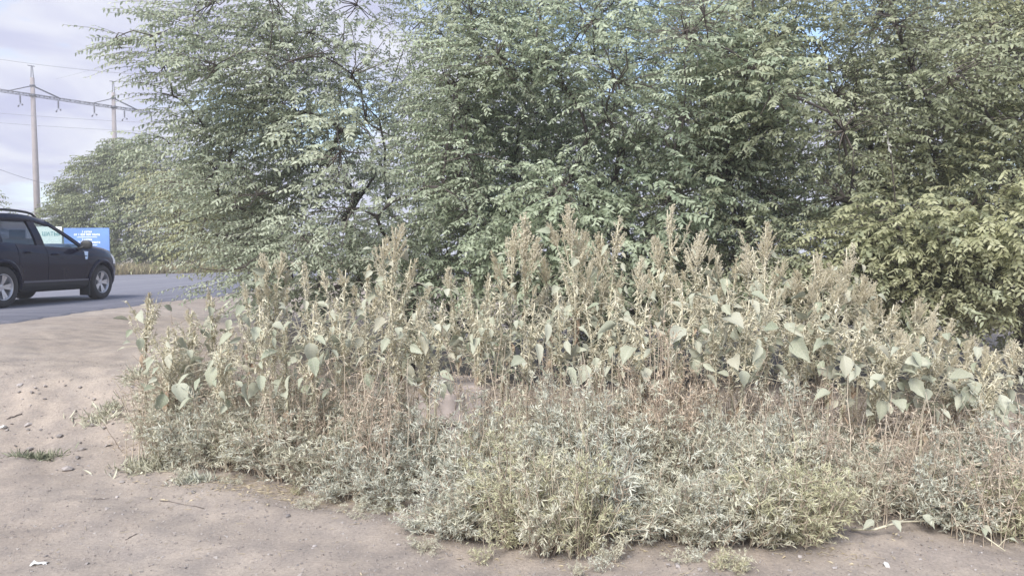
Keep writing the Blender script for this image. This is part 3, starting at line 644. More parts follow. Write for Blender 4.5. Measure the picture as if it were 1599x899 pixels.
def bush(label, x, y, rx, h, mat, g, n_stem=38, leaf=(.034, .0066), per=112, name='saltbush', cat='bush', group='grey-green bushes along the dirt track', upright=.9, flop=.35, variants=3):
    h0 = .5 if h < .6 else .8
    key = (mat.name, n_stem, leaf, per, upright, flop, h0)
    if key not in BUSHES: BUSHES[key] = [bush_mesh(mat, g, n_stem, leaf, per, upright, flop, h0) for _ in range(variants)]
    a, b = BUSHES[key][int(g.integers(variants))]
    root = thing(name, label, cat, (x, y, gz(x, y) - .015), g.uniform(0, 6.28), group); root.scale = (rx / .3, rx / .3, h / h0)
    link('stems', a, root, 'stuff'); link('foliage', b, root, 'stuff'); return root
gb = np.random.default_rng(33)
fx = [150, 200, 300, 400, 480, 560, 620, 660, 750, 850, 930, 980, 1050, 1150, 1280, 1300, 1380, 1450, 1530, 1660]
fy = [728, 740, 748, 758, 786, 800, 808, 862, 874, 897, 894, 866, 874, 886, 884, 838, 826, 838, 860, 882]
tx = [200, 300, 400, 500, 600, 700, 800, 880, 950, 1020, 1100, 1200, 1300, 1400, 1500, 1599, 1700]
ty = [590, 575, 585, 595, 590, 668, 625, 615, 575, 610, 630, 625, 680, 700, 685, 650, 640]
KIND = {'g': (M_SALT, 'grey-green'), 'b': (M_SALTB, 'bluish grey'), 'y': (M_SALTY, 'yellow-green')}
ordn = ['first', 'second', 'third', 'fourth', 'fifth', 'sixth', 'seventh', 'eighth', 'ninth', 'tenth', 'eleventh', 'twelfth', 'thirteenth', 'fourteenth', 'fifteenth', 'sixteenth', 'seventeenth', 'eighteenth', 'nineteenth', 'twentieth', 'twenty-first', 'twenty-second', 'twenty-third', 'twenty-fourth', 'twenty-fifth', 'twenty-sixth', 'twenty-seventh']
row1 = [(262, 'g'), (305, 'b'), (350, 'g'), (400, 'g'), (445, 'b'), (495, 'g'), (545, 'b'), (600, 'b'), (690, 'b'), (740, 'g'), (800, 'y'), (850, 'g'), (905, 'y'), (955, 'b'), (1010, 'g'), (1060, 'g'), (1110, 'b'), (1165, 'g'), (1215, 'y'), (1255, 'y'), (1345, 'g'), (1405, 'g'), (1455, 'b'), (1500, 'b'), (1545, 'y'), (1590, 'y')]
for i, (px, k) in enumerate(row1):
    p = on_ground(px, float(np.interp(px, fx, fy))); rx = gb.uniform(.22, .35)
    y = p[1] + rx * .95; x = p[0] * y / p[1]
    hh = gb.uniform(.34, .62) * (.75 if px > 1450 else 1)
    m, nm = KIND[k]
    bush(f'low {nm} bush edging the dirt, {ordn[i]} from left in front row', x, y, rx, hh, m, gb)
row2 = [(258, 'g'), (290, 'g'), (335, 'g'), (390, 'b'), (440, 'g'), (490, 'g'), (540, 'g'), (585, 'b'), (625, 'b'), (670, 'b'), (735, 'b'), (785, 'y'), (830, 'g'), (880, 'b'), (925, 'b'), (975, 'b'), (1025, 'g'), (1075, 'g'), (1125, 'b'), (1175, 'g'), (1225, 'b'), (1275, 'g'), (1330, 'b'), (1385, 'y'), (1440, 'g'), (1490, 'b'), (1545, 'b'), (1600, 'b')]
for i, (px, k) in enumerate(row2):
    p = on_ground(px, float(np.interp(px, fx, fy))); y = p[1] + gb.uniform(.62, .95) + (.25 if px > 1300 else 0); x = p[0] * y / p[1]
    if 655 < px < 750: y += .1
    zt = at(px, float(np.interp(px, tx, ty)) + gb.normal(0, 14), y)[2]; hh = float(np.clip(zt - gz(x, y), .32, .85))
    m, nm = KIND[k]
    side = 'left of the concrete slab' if px < 660 else 'right of the concrete slab'
    j = sum(1 for q, _ in row2[:i] if (q < 660) == (px < 660))
    bush(f'knee-high {nm} bush, {ordn[j]} from left in the middle row {side}', x, y, gb.uniform(.26, .36), hh, m, gb, group='grey-green bushes of the middle row')
row3 = [(265, 545, 'g'), (310, 550, 'g'), (365, 570, 'b'), (425, 575, 'g'), (475, 580, 'g'), (525, 575, 'b'), (580, 580, 'g'), (630, 590, 'b'), (765, 600, 'b'), (815, 590, 'g'), (865, 580, 'b'), (915, 560, 'g'), (965, 575, 'b'), (1070, 600, 'g'), (1120, 600, 'b'), (1185, 605, 'g'), (1240, 600, 'b'), (1300, 640, 'g'), (1370, 660, 'b'), (1450, 650, 'g'), (1530, 640, 'b')]
for i, (px, py, k) in enumerate(row3):
    y = max(4.75, on_ground(px, float(np.interp(px, fx, fy)))[1] + gb.uniform(1.1, 1.4)); p = at(px, py + gb.normal(0, 10), y); x = p[0]
    m, nm = KIND[k]; side = 'left of the concrete slab' if px < 660 else 'right of the concrete slab'
    j = sum(1 for q in row3[:i] if (q[0] < 660) == (px < 660))
    bush(f'thigh-high {nm} bush against the tall weeds, {ordn[j]} from left {side}', x, y, gb.uniform(.22, .3), float(np.clip(p[2] - gz(x, y), .4, 1.0)), m, gb, group='grey-green bushes against the tall weeds')
for i in range(26):
    px = gb.uniform(230, 1290); p = on_ground(px, float(np.interp(px, fx, fy)) + gb.uniform(-12, 10)); k = 'gby'[int(gb.integers(3))]; r_ = gb.uniform(.05, .10)
    bush('tiny stray seedling at the ragged front edge of the bushes', p[0], p[1], r_, r_ * gb.uniform(1.0, 1.9), KIND[k][0], gb, n_stem=9, leaf=(.06, .013), per=48, name='seedling', group='stray seedlings along the front edge', variants=3)
p = at(1022, 500, 4.78); x = p[0]; bush('rust-brown feathery bush among the tall weeds right of the middle', x, 4.78, .30, p[2] - gz(x, 4.78), M_KOCHIA, gb, n_stem=80, leaf=(.02, .004), per=110, name='feathery_bush', group=None, flop=.0, variants=1)
fdep0 = lambda px: on_ground(px, float(np.interp(px, fx, fy)))[1]
for px, py, nm in ((940, 560, 'upright grey-green bush left of the rust-brown bush'), (1245, 600, 'upright grey-green bush under the broad leaves at right'), (395, 590, 'upright green bush left of the dry stalks'), (480, 605, 'upright grey bush left of the dead brown stalks near the slab'), (565, 592, 'feathery upright bush under the leftmost fat plume'), (850, 605, 'second upright bush right of the concrete slab'), (900, 578, 'tall upright bush left of the pale upright one'), (985, 610, 'upright bush at the foot of the rust-brown bush'), (320, 590, 'upright grey bush near the left end of the weeds'), (268, 592, 'leftmost upright grey bush beside the dirt slope'), (1130, 625, 'upright bush right of the rust-brown bush'), (800, 590, 'upright grey-green bush just right of the concrete slab')):
    d = max(4.7, fdep0(px) + .7); p = at(px, py, d); bush(nm, p[0], d, .2, p[2] - gz(p[0], d), M_SALT, gb, n_stem=26, leaf=(.035, .010), per=60, name='upright_bush', group=None, flop=.0, upright=1.6)

# dry brown stalks filling the thicket
DRYM = []
def dry_mesh(seed, n, h):
    g = np.random.default_rng(seed); st = MB()
    az = g.uniform(0, 6.28, n); r = .16 * np.sqrt(g.random(n)); b = np.column_stack([np.cos(az) * r, np.sin(az) * r, np.zeros(n)])
    q = np.linspace(0, 1, 6); H = h * g.uniform(.5, 1.05, n); ln = g.normal(0, .16, (n, 2)) * H[:, None]
    P = np.repeat(b[:, None], 6, 1).copy(); P[:, :, 2] = q[None] * H[:, None]; P[:, :, :2] += ln[:, None] * (q ** 1.5)[None, :, None]
    P += g.normal(0, .012, P.shape) * np.sin(q * math.pi)[None, :, None]
    tubes3(st, P, np.full(n, .0042), np.full(n, .0018), np.clip(g.normal(.6, .25, n), 0, 1))
    m = 9; t = g.uniform(.25, 1, (n, m)); O = np.stack([[np.interp(t[i], q, P[i, :, k]) for k in range(3)] for i in range(n)]).transpose(0, 2, 1).reshape(-1, 3)
    N_ = n * m; D = randdir(N_); D[:, 2] = D[:, 2] * .8 + .1; L = g.uniform(.04, .14, N_)
    B = O[:, None] + D[:, None] * (np.linspace(0, 1, 4)[None] * L[:, None])[:, :, None]; B[:, :, 2] -= (np.linspace(0, 1, 4) ** 2)[None] * L[:, None] * g.uniform(-.2, .8, N_)[:, None]
    tubes3(st, B, np.full(N_, .0018), np.full(N_, .001), np.clip(g.normal(.5, .25, N_), 0, 1))
    lf = MB(); k = 3; LP = np.repeat(B[:, 1:], 1, 1).reshape(-1, 3); M_ = len(LP)
    leaves(lf, LP, randdir(M_) + np.array([0, 0, -.35]), randdir(M_), g.uniform(.015, .045, M_), g.uniform(.004, .011, M_), np.clip(g.normal(.45, .25, M_), 0, 1), g.uniform(0, .7, M_))
    return st.mesh('stalks', M_DRY), lf.mesh('curled_leaves', M_DRY)
DRYM = [dry_mesh(70 + i, 13, 1.0) for i in range(6)]
gd = np.random.default_rng(44)
fdep = lambda px: on_ground(px, float(np.interp(px, fx, fy)))[1]
dry_pos = [(px, max(4.9, fdep(px) + .75) + gd.uniform(-.1, .8)) for px in np.arange(235, 1640, 23)]
dry_pos += [(px, fdep(px) + gd.uniform(.2, .6)) for px in list(np.arange(250, 640, 60)) + list(np.arange(1300, 1620, 36))]
for px, d in dry_pos:
    px += gd.normal(0, 10)
    if 668 < px < 745 and d < 5.35: continue
    x = at(px, 600, d)[0]; h = gd.uniform(.6, 1.0) * (1 if 380 < px < 1350 else .8)
    r = thing('dry_weed', 'thin brown dry weed stalks standing in among the tall green weeds', 'weed', (x, d, gz(x, d) - .01), gd.uniform(0, 6.28), 'dry brown stalks inside the thicket')
    r.scale = (1, 1, h); a, b = DRYM[int(gd.integers(6))]
    link('stalks', a, r, 'stuff'); link('curled_leaves', b, r, 'stuff')

# weed lying over the track at right
def fallen(label, pts, lv, seed):
    g = np.random.default_rng(seed); P0 = on_ground(*pts[0]); root = thing('fallen_weed', label, 'weed', tuple(P0))
    P = []
    for i, (px, py) in enumerate(pts):
        p = on_ground(px, py); p[2] += .02 + .05 * math.sin(i / (len(pts) - 1) * math.pi); P.append(p - P0)
    mb = MB(); tube(mb, P, np.linspace(.008, .003, len(P)), 6)
    for k, (f, dx, dy, L) in enumerate(lv):
        s = np.linspace(0, 1, len(P)); p = np.array([np.interp(f, s, np.array(P)[:, c]) for c in range(3)])
        e = p + np.array([dx * .05, dy * .05, .05]); tube(mb, [p, (p + e) / 2 + np.array([0, 0, .01]), e], .002, 4, cap=False)
        o = link('leaf', LEAFS[k % 7], root); aim(o, e, (dx, dy, -.35), (0, -.6, 1), L)
    mb.build('stem', M_WSTEM, root)
fallen('fallen pale weed stem with broad leaves lying across the dirt at right', [(1330, 832), (1365, 842), (1405, 834), (1450, 828), (1500, 812)], [(.30, -.9, -.5, .09), (.36, .2, -1, .075), (.62, .5, -.8, .08), (.5, .4, .7, .06)], 5)
fallen('grey fallen weed drooping onto the dirt near the bottom right corner', [(1470, 826), (1500, 842), (1535, 854), (1570, 866)], [(.3, -.6, -.8, .05), (.5, .5, -.9, .06), (.6, -.2, -1, .045), (.9, .9, -.3, .05)], 6)

# concrete slab half hidden by the weeds
def slab():
    p = at(704, 602, 5.25); z0 = gz(p[0], 5.25); top = p[2]
    o = thing('concrete_slab', 'old dusty concrete slab half hidden between the weeds', 'concrete slab', (p[0], 5.25, z0), R(4))
    bm = bmesh.new(); bmesh.ops.create_cube(bm, size=1)
    for v in bm.verts: v.co = Vector((v.co.x * .46, v.co.y * .5 + .2, (v.co.z + .5) * (top - z0 + .04) - .04))
    bmesh.ops.bevel(bm, geom=bm.edges[:], offset=.018, segments=2, affect='EDGES')
    bmesh.ops.subdivide_edges(bm, edges=[e for e in bm.edges if e.calc_length() > .1], cuts=7, use_grid_fill=True)
    for v in bm.verts: v.co += Vector((vnoise(v.co.x * 9, v.co.z * 9 + v.co.y * 7, 1, 4), vnoise(v.co.x * 8, v.co.z * 9, 1, 5), vnoise(v.co.x * 8, v.co.y * 9, 1, 6))) * .016
    me = bpy.data.meshes.new('block'); bm.to_mesh(me); bm.free(); me.materials.append(M_CONC); link('block', me, o)
    mb = MB(); box(mb, (-.02, -.055, (top - z0) * .55), (.45, .012, .02), tint=.5, jit=.002)
    mb.build('chipped_ledge', M_CONC, o)
slab()

# ------------------------------------------------------------------ ground litter
def stone_mesh(seed):
    g = np.random.default_rng(seed); bm = bmesh.new(); bmesh.ops.create_icosphere(bm, subdivisions=1, radius=1)
    for v in bm.verts: v.co = Vector((v.co.x * (1 + g.normal(0, .18)), v.co.y * (1 + g.normal(0, .18)), v.co.z * .6 * (1 + g.normal(0, .2))))
    me = bpy.data.meshes.new('stone'); bm.to_mesh(me); bm.free(); me.materials.append(M_STONE); return me
STONES = [stone_mesh(i) for i in range(6)]
gs = np.random.default_rng(55)
def stone(px, py, r, label='small rounded stone lying loose on the pale dirt', group='loose stones on the dirt'):
    p = on_ground(px, py); o = link('stone', STONES[int(gs.integers(6))]); tag(o, label, 'stone', group)
    o.location = (p[0], p[1], gz(p[0], p[1]) + r * .22); o.scale = (r * gs.uniform(.8, 1.3), r, r * gs.uniform(.7, 1)); o.rotation_euler = (gs.normal(0, .2), gs.normal(0, .2), gs.uniform(0, 6.28))
    return o
for k in range(46): stone(gs.uniform(5, 235), gs.uniform(600, 730), gs.choice([.012, .018, .028], p=[.5, .35, .15]))
for k in range(40): stone(gs.uniform(10, 640), gs.uniform(735, 895), gs.choice([.008, .012, .018], p=[.6, .3, .1]))
for k in range(44): stone(gs.uniform(900, 1595), gs.uniform(868, 897), gs.choice([.006, .01, .015], p=[.5, .35, .15]))
for k in range(14): stone(gs.uniform(1310, 1560), gs.uniform(838, 870), .008)
stone(105, 735, .045, 'largest brown clod at the foot of the dirt slope', 'large loose clods'); stone(190, 755, .02, 'dark stone below the dirt slope, right of the large clod', 'large loose clods')
stone(95, 822, .016, 'dark pebble on the bare track at lower left', 'large loose clods')
o = stone(1385, 886, .022, 'white angular stone at the bottom edge on the right', None); o.data = o.data.copy(); o.data.materials[0] = M_WHITE
o = stone(5, 668, .03, 'pale white stone at the left edge on the slope', None); o.data = o.data.copy(); o.data.materials[0] = M_WHITE
stone(300, 648, .025, 'grey stone beside the left weeds on the slope', 'large loose clods')
def scatter_stuff(name, label, cat, pts, mat, fn):
    mb = MB(); fn(mb, pts); o = mb.build(name, mat, kind='stuff'); o['label'] = label; o['category'] = cat; return o
def grav():
    n = 15000; Y = gs.uniform(3.2, 7.2, n) ; X = gs.uniform(-.72, .72, n) * Y; k = ~((X > -2.2) & (Y > 5.0)); X, Y = X[k], Y[k]; n = len(X)
    mb = MB(); knobs(mb, np.column_stack([X, Y, ground_z(X, Y) + .001]), np.abs(gs.normal(.0, .0034, n)) + .0012, np.clip(gs.normal(.5, .3, n), 0, 1))
    o = mb.build('gravel', foliage('fine_gravel', [(.19, .165, .15), (.29, .255, .23), (.38, .345, .32)], 0, .9), kind='stuff', smooth=False); o['label'] = 'fine gravel and grit spread over the dirt'; o['category'] = 'gravel'
grav()
def straw():
    pts = []
    for px, py, n, s in ((430, 768, 300, .22), (490, 775, 160, .18), (330, 750, 130, .2), (600, 790, 120, .2), (1000, 850, 80, .15), (1280, 860, 60, .2), (880, 885, 60, .3)):
        c = on_ground(px, py); q = gs.normal(0, s, (n, 2)) * np.array([1.3, .5]); pts.append(c[:2] + q)
    q = np.column_stack([gs.uniform(-2.6, 2.6, 130), gs.uniform(3.3, 4.6, 130)]); pts.append(q)
    A = np.concatenate(pts); n = len(A); th = gs.uniform(0, 6.28, n); D = np.column_stack([np.cos(th), np.sin(th), gs.normal(0, .15, n)]); L = gs.uniform(.015, .06, n)
    B = np.column_stack([A, ground_z(A[:, 0], A[:, 1]) + .005]); P = B[:, None] + D[:, None] * (np.linspace(0, 1, 3)[None] * L[:, None])[:, :, None]
    mb = MB(); tubes3(mb, P, np.full(n, .0014), np.full(n, .001), gs.random(n))
    k = 320; i = gs.integers(0, n - 130, k); leaves(mb, B[i] + gs.normal(0, .02, (k, 3)) * np.array([1, 1, 0]), np.column_stack([gs.normal(0, 1, (k, 2)), gs.normal(0, .15, k)]), np.array([0, 0, 1.0]) + gs.normal(0, .3, (k, 3)), gs.uniform(.02, .04, k), gs.uniform(.007, .014, k), gs.random(k))
    o = mb.build('straw_litter', M_STRAW, kind='stuff'); o['label'] = 'yellow straw and fallen leaves at the foot of the weeds'; o['category'] = 'straw'
straw()
def tuft(label, px, py, n, r, h, mat=M_TUFT, name='grass_tuft'):
    p = on_ground(px, py); root = thing(name, label, 'grass tuft', tuple(p)); g = gs
    q = g.normal(0, 1, (n, 2)) * np.array([r, r * .5]); B = np.column_stack([q, ground_z(p[0] + q[:, 0], p[1] + q[:, 1]) - p[2]])
    D = randdir(n); D[:, 2] = np.abs(D[:, 2]) * .7 + .35; mb = MB(); leaves(mb, B, D, randdir(n), g.uniform(.4, 1.1, n) * h, g.uniform(.004, .009, n), np.clip(g.normal(.5, .25, n), 0, 1), .4)
    mb.build('blades', mat, root, kind='stuff')
tuft('small flat green grass tuft on the dirt at left', 58, 716, 330, .085, .07)
tuft('wispy low plant on the crest of the dirt slope', 160, 652, 300, .10, .085, M_SALT)
tuft('pale sprout in front of the leftmost bushes', 300, 752, 160, .06, .08, M_SALTB)
tuft('green sprawling plant at the foot of the leftmost bushes', 235, 732, 300, .12, .10, M_SALT)
tuft('thin pale sprout on the slope above the left stones', 215, 590, 120, .07, .12, M_SALT)
def stick(label, a, b, r=.004):
    A = on_ground(*a); B = on_ground(*b); root = link('dry_stick', None) if False else None
    n = 6; P = [A + (B - A) * t for t in np.linspace(0, 1, n)]
    for q in P: q[2] = gz(q[0], q[1]) + r
    mb = MB(); tube(mb, np.array(P) + gs.normal(0, .003, (n, 3)), np.linspace(r, r * .6, n), 6); o = mb.build('dry_stick', M_TWIG); tag(o, label, 'stick')
stick('thin dark stick lying on the slope at the left edge', (12, 655), (34, 648), .006)
stick('short dark stick below the grass on the bare track', (196, 845), (213, 836), .003)
stick('thin twig on the track in front of the left bushes', (145, 780), (172, 778), .003)
stick('thin twig lying right of the pale sprout', (250, 783), (320, 795), .003)
def scrap():
    p = on_ground(62, 881); mb = MB(); nx, ny = 7, 4
    X, Y = np.meshgrid(np.linspace(-.038, .038, nx), np.linspace(-.014, .014, ny)); Z = gs.normal(.006, .004, X.shape) + .008
    i = np.arange(ny - 1)[:, None] * nx; j = np.arange(nx - 1)[None]; Q = np.stack([i + j, i + j + 1, i + j + 1 + nx, i + j + nx], -1).reshape(-1, 4)
    mb.add(np.stack([X + gs.normal(0, .003, X.shape), Y + gs.normal(0, .003, X.shape), Z - .006], -1).reshape(-1, 3), Q); o = mb.build('paper_scrap', M_WHITE); o.location = p; tag(o, 'crumpled white paper scrap on the dirt at the bottom left', 'paper scrap')
scrap()
def strip():
    tp = at(1383, 203, 6.75); c4b = sorted(c4, key=lambda c: np.linalg.norm(c[0] - tp))[0][0]
    root = thing('white_strip', 'torn white plastic strip caught on a branch at right', 'plastic strip', tuple(tp))
    mb = MB()
    for k, (x0, z0, L, dx) in enumerate(((0, 0, .11, -.02), (.01, -.05, .1, .035), (.03, -.13, .085, .02))):
        n = 7; s = np.linspace(0, 1, n); w = .009 + .006 * np.sin(s * 9 + k)
        c = np.column_stack([x0 + dx * s + .008 * np.sin(7 * s + k), .008 * np.cos(6 * s + k), z0 - L * s]); a = s * 2 + k
        o = np.column_stack([np.cos(a), np.sin(a), a * 0]) * w[:, None]; V = np.stack([c - o, c + o], 1).reshape(-1, 3); i = np.arange(n - 1) * 2
        mb.add(V, np.stack([i, i + 1, i + 3, i + 2], 1))
    mb.build('ribbon', M_WHITE, root)
    q = np.linspace(0, 1, 6); P = (c4b - tp)[None] * (1 - q)[:, None]; P[:, 2] += .15 * np.sin(q * math.pi) + .006
    mb = MB(); tube(mb, P, np.linspace(.008, .003, 6), 5); o = mb.build('snagging_twig', M_TWIG, root)
strip()
def far_grass():
    n = 9000; t = gs.random(n); tt = 4 + t * 5.2; l = np.stack([np.interp(tt, range(len(LE)), LE[:, 0]), np.interp(tt, range(len(LE)), LE[:, 1])], 1)
    off = np.abs(gs.normal(0, 1.3, n)) + .25; X = l[:, 0] - off * .75; Y = l[:, 1] + off * .75
    B = np.column_stack([X, Y, np.full(n, .6)]); D = gs.normal(0, .3, (n, 3)); D[:, 2] = 1
    mb = MB(); leaves(mb, B, D, randdir(n), gs.uniform(.2, .75, n), gs.uniform(.02, .045, n), gs.random(n), .2)
    o = mb.build('roadside_grass', M_GRASS, kind='stuff'); o['label'] = 'dry yellow grass along the far edge of the road'; o['category'] = 'grass'
far_grass()

# ------------------------------------------------------------------ power line
def portal():
    A = at(61, 400, 90); B = at(183, 400, 97); g0 = .6
    A[2] = g0; B[2] = g0; ax = unit(B - A); sp = np.linalg.norm(B - A)
    root = thing('power_line_portal', 'tall two-post concrete power line portal with long steel crossarm', 'power pylon', tuple(A))
    Z = 21.0 - g0; lean = np.array([-.012, 0, 0])
    def pt(t, z, k=0): return ax * t + np.array([0, 0, z]) + lean * z * (1 if t < 4 else .15)
    for t, h in ((0, 22.5), (sp, 22.3)):
        mb = MB(); tube(mb, [pt(t, -.3), pt(t, h * .5), pt(t, h)], [.40, .33, .23], 14); post = mb.build('post', M_POST, root)
        mb = MB(); nrm = np.array([ax[1], -ax[0], 0])
        for s in (-1, 1): tube(mb, [pt(t, h - 1.2) + ax * s * .2, pt(t, h + 1.4) + ax * s * .06], .05, 5)
        tube(mb, [pt(t, h + 1.4) - ax * .45, pt(t, h + 1.4) + ax * .3], .05, 5); mb.build('steel_peak', M_STEEL, root)
        mb = MB(); tube(mb, [pt(t, Z - .15), pt(t, Z + .15)], .36, 12); mb.build('collar', M_STEEL, root); mb = MB(); tube(mb, [pt(t, Z + 1.05), pt(t, Z + 1.25)], .31, 12); mb.build('collar', M_STEEL, root)
        for s, e in ((-1, 2.6), (1, 3.0)):
            mb = MB()
            for q in (-.15, .15): tube(mb, [pt(t, Z + 1.15) + nrm * q, pt(t + s * e, Z + .1) + nrm * q], .05, 5)
            mb.build('strut', M_STEEL, root)
    mb = MB(); nrm = np.array([ax[1], -ax[0], 0]); t0, t1 = -6.2, 14.0
    for q in (-.28, .28):
        for dz in (-.12, .12): tube(mb, [pt(t0, Z + dz) + nrm * q, pt(2, Z + dz) + nrm * q, pt(t1, Z + dz) + nrm * q], .032, 5)
    k = 0
    for t in np.arange(t0, t1, .55):
        s = 1 if k % 2 else -1; k += 1
        tube(mb, [pt(t, Z - .12) + nrm * .28 * s, pt(t + .55, Z + .12) + nrm * .28 * s], .03, 4); tube(mb, [pt(t, Z + .12) + nrm * .28 * s, pt(t + .55, Z + .12) - nrm * .28 * s], .03, 4)
    mb.build('crossarm', M_STEEL, root)
    for t in (-5.4, -1.35, 2.75, 6.7, 10.4, 13.9):
        mb = MB(); p = pt(t, Z - .12); prof = []
        tube(mb, [p, p - np.array([0, 0, .15])], .03, 6)
        for j in range(7):
            z = .15 + j * .12; tube(mb, [p - np.array([0, 0, z]), p - np.array([0, 0, z + .045]), p - np.array([0, 0, z + .1])], [.05, .13, .045], 8)
        e = p - np.array([0, 0, 1.05])
        for s in (-1, 1): tube(mb, [e + nrm * s * .55 - np.array([0, 0, .22]), e + nrm * s * .75 - np.array([0, 0, .26])], .09, 6)
        tube(mb, [e - nrm * .8 - np.array([0, 0, .15]), e, e + nrm * .8 - np.array([0, 0, .15])], .025, 5); mb.build('insulator_string', M_STEEL, root)
portal()
def wire(label, a, b, sag, r, ext=.5):
    A = at(*a); B = at(*b); d = B - A; n = 24; u = np.linspace(-ext, 1 + ext * 2.5, n)
    P = A + d * u[:, None]; P[:, 2] -= sag * (u * (1 - u)) * 4 * .25
    mb = MB(); tube(mb, P, r, 5); o = mb.build('power_line_wire', M_WIRE); tag(o, label, 'wire', 'overhead wires at left')
wire('topmost overhead wire crossing the sky above the portal', (0, 93, 70), (210, 116, 66), .4, .022)
wire('upper of two close overhead wires below the crossarm', (0, 177, 75), (240, 192, 78), .3, .018)
wire('lower of two close overhead wires below the crossarm', (0, 192, 75), (240, 206, 78), .3, .018)
wire('lowest overhead wire running down behind the left post', (0, 265, 60), (76, 288, 66), .3, .018, .4)
wire('thin overhead wire slanting up toward the elm twigs', (110, 118, 80), (200, 92, 70), .2, .012, .3)

# ------------------------------------------------------------------ boards beyond the road
M_BLUE = simple('blue_print', (.12, .235, .58), .55, noise=.15, scale=1.2)
M_LETTER = simple('white_letter', (.82, .83, .86), .6)
M_PALE = simple('pale_print', (.70, .76, .74), .6, noise=.05, scale=1)
M_TEAL = simple('teal_letter', (.10, .30, .32), .6)
def text(parent, s, size, loc, m, name='lettering', ax='CENTER'):
    c = bpy.data.curves.new(name, 'FONT'); c.body = s; c.size = size; c.align_x = ax; c.extrude = .002; c.resolution_u = 2; c.offset = size * .02
    t = bpy.data.objects.new(name, c); COL.objects.link(t); dg = bpy.context.evaluated_depsgraph_get(); me = bpy.data.meshes.new_from_object(t.evaluated_get(dg)); bpy.data.objects.remove(t)
    me.materials.clear(); me.materials.append(m); o = link(name, me, parent); o.rotation_euler = (R(90), 0, 0); o.location = loc; return o
def board(name, label, x0, x1, z1, z0, d, m, rz):
    c = np.array([(x0 + x1) / 2, d, .6]); root = thing(name, label, 'sign', tuple(c), rz); w = x1 - x0; h = z1 - z0
    mb = MB(); box(mb, (0, 0, z0 - .6 + h / 2), (w, .04, h)); mb.build('panel', m, root, smooth=False)
    for s in (-1, 1):
        mb = MB(); box(mb, (s * w * .4, .045, (z1 - .65) / 2), (.07, .05, z1 - .65)); mb.build('post', M_STEEL, root, smooth=False)
    return root, w, h
L_, R_ = at(98, 356, 37), at(172, 356, 37); zt = R_[2]
bd, w, h = board('price_board', 'blue price board with white lettering behind the car bonnet', L_[0], R_[0], zt, zt - 2.0, 37, M_BLUE, R(-4))
pxm = w / 74; yb = lambda py: zt - .6 - (py - 356) * pxm
for s, py, sz in (('1 сотка', 361.7, .15), ('от 1 020 000 тенге', 366.3, .165), ('2 сотки', 373.7, .15), ('от 2 020 000 тенге', 378.3, .165), ('3 сотки', 386, .15), ('от 3 020 000 тенге', 390.6, .165)):
    text(bd, s, sz, (.03, -.024, yb(py) - .05), M_LETTER)
for py in (370.3, 382.5):
    mb = MB(); box(mb, (.03, -.022, yb(py)), (1.05, .004, .025)); mb.build('dividing_line', M_LETTER, bd, smooth=False)
L2, R2 = at(40, 354, 37.6), at(97.5, 354, 37.6)
b2, w2, h2 = board('banner_board', 'pale banner with teal capital letters seen through the car window', L2[0], R2[0], L2[2], L2[2] - 1.9, 37.6, M_PALE, R(-3))
text(b2, 'ШАТЫР', .27, (.40, -.024, L2[2] - .6 - 14 * .0325), M_TEAL)

# ------------------------------------------------------------------ car
M_PAINT = simple('dark_paint', (.006, .007, .026), .06); M_PAINT.node_tree.nodes['Principled BSDF'].inputs['Specular IOR Level'].default_value = .2
M_PLAST = simple('black_plastic', (.022, .022, .025), .6)
M_TYRE = simple('tyre_rubber', (.045, .042, .043), .85)
M_RIM = simple('alloy', (.52, .52, .54), .32, metal=.75)
M_SEAT = simple('seat_cloth', (.05, .05, .055), .9)
M_CHROME = simple('bright_trim', (.6, .6, .62), .2, metal=.9)
M_RED = simple('red_lens', (.35, .01, .01), .2, coat=1)
M_LENS = simple('clear_lens', (.6, .6, .62), .15, coat=1)
def glass(name, col, refl):
    m, t, b, o = new_mat(name); tr = N(t, 'ShaderNodeBsdfTransparent'); tr.inputs[0].default_value = (*col, 1)
    gl = N(t, 'ShaderNodeBsdfGlossy'); gl.inputs['Roughness'].default_value = .03; gl.inputs['Color'].default_value = (.9, .95, 1, 1)
    fr = N(t, 'ShaderNodeFresnel'); fr.inputs['IOR'].default_value = 1.5; ms = N(t, 'ShaderNodeMixShader')
    ms.inputs[0].default_value = refl; t.links.new(tr.outputs[0], ms.inputs[1]); t.links.new(gl.outputs[0], ms.inputs[2]); t.links.new(ms.outputs[0], o.inputs['Surface']); return m
M_GLASS, M_TINT = glass('clear_glass', (.74, .80, .80), .08), glass('tinted_glass', (.10, .10, .13), .09)
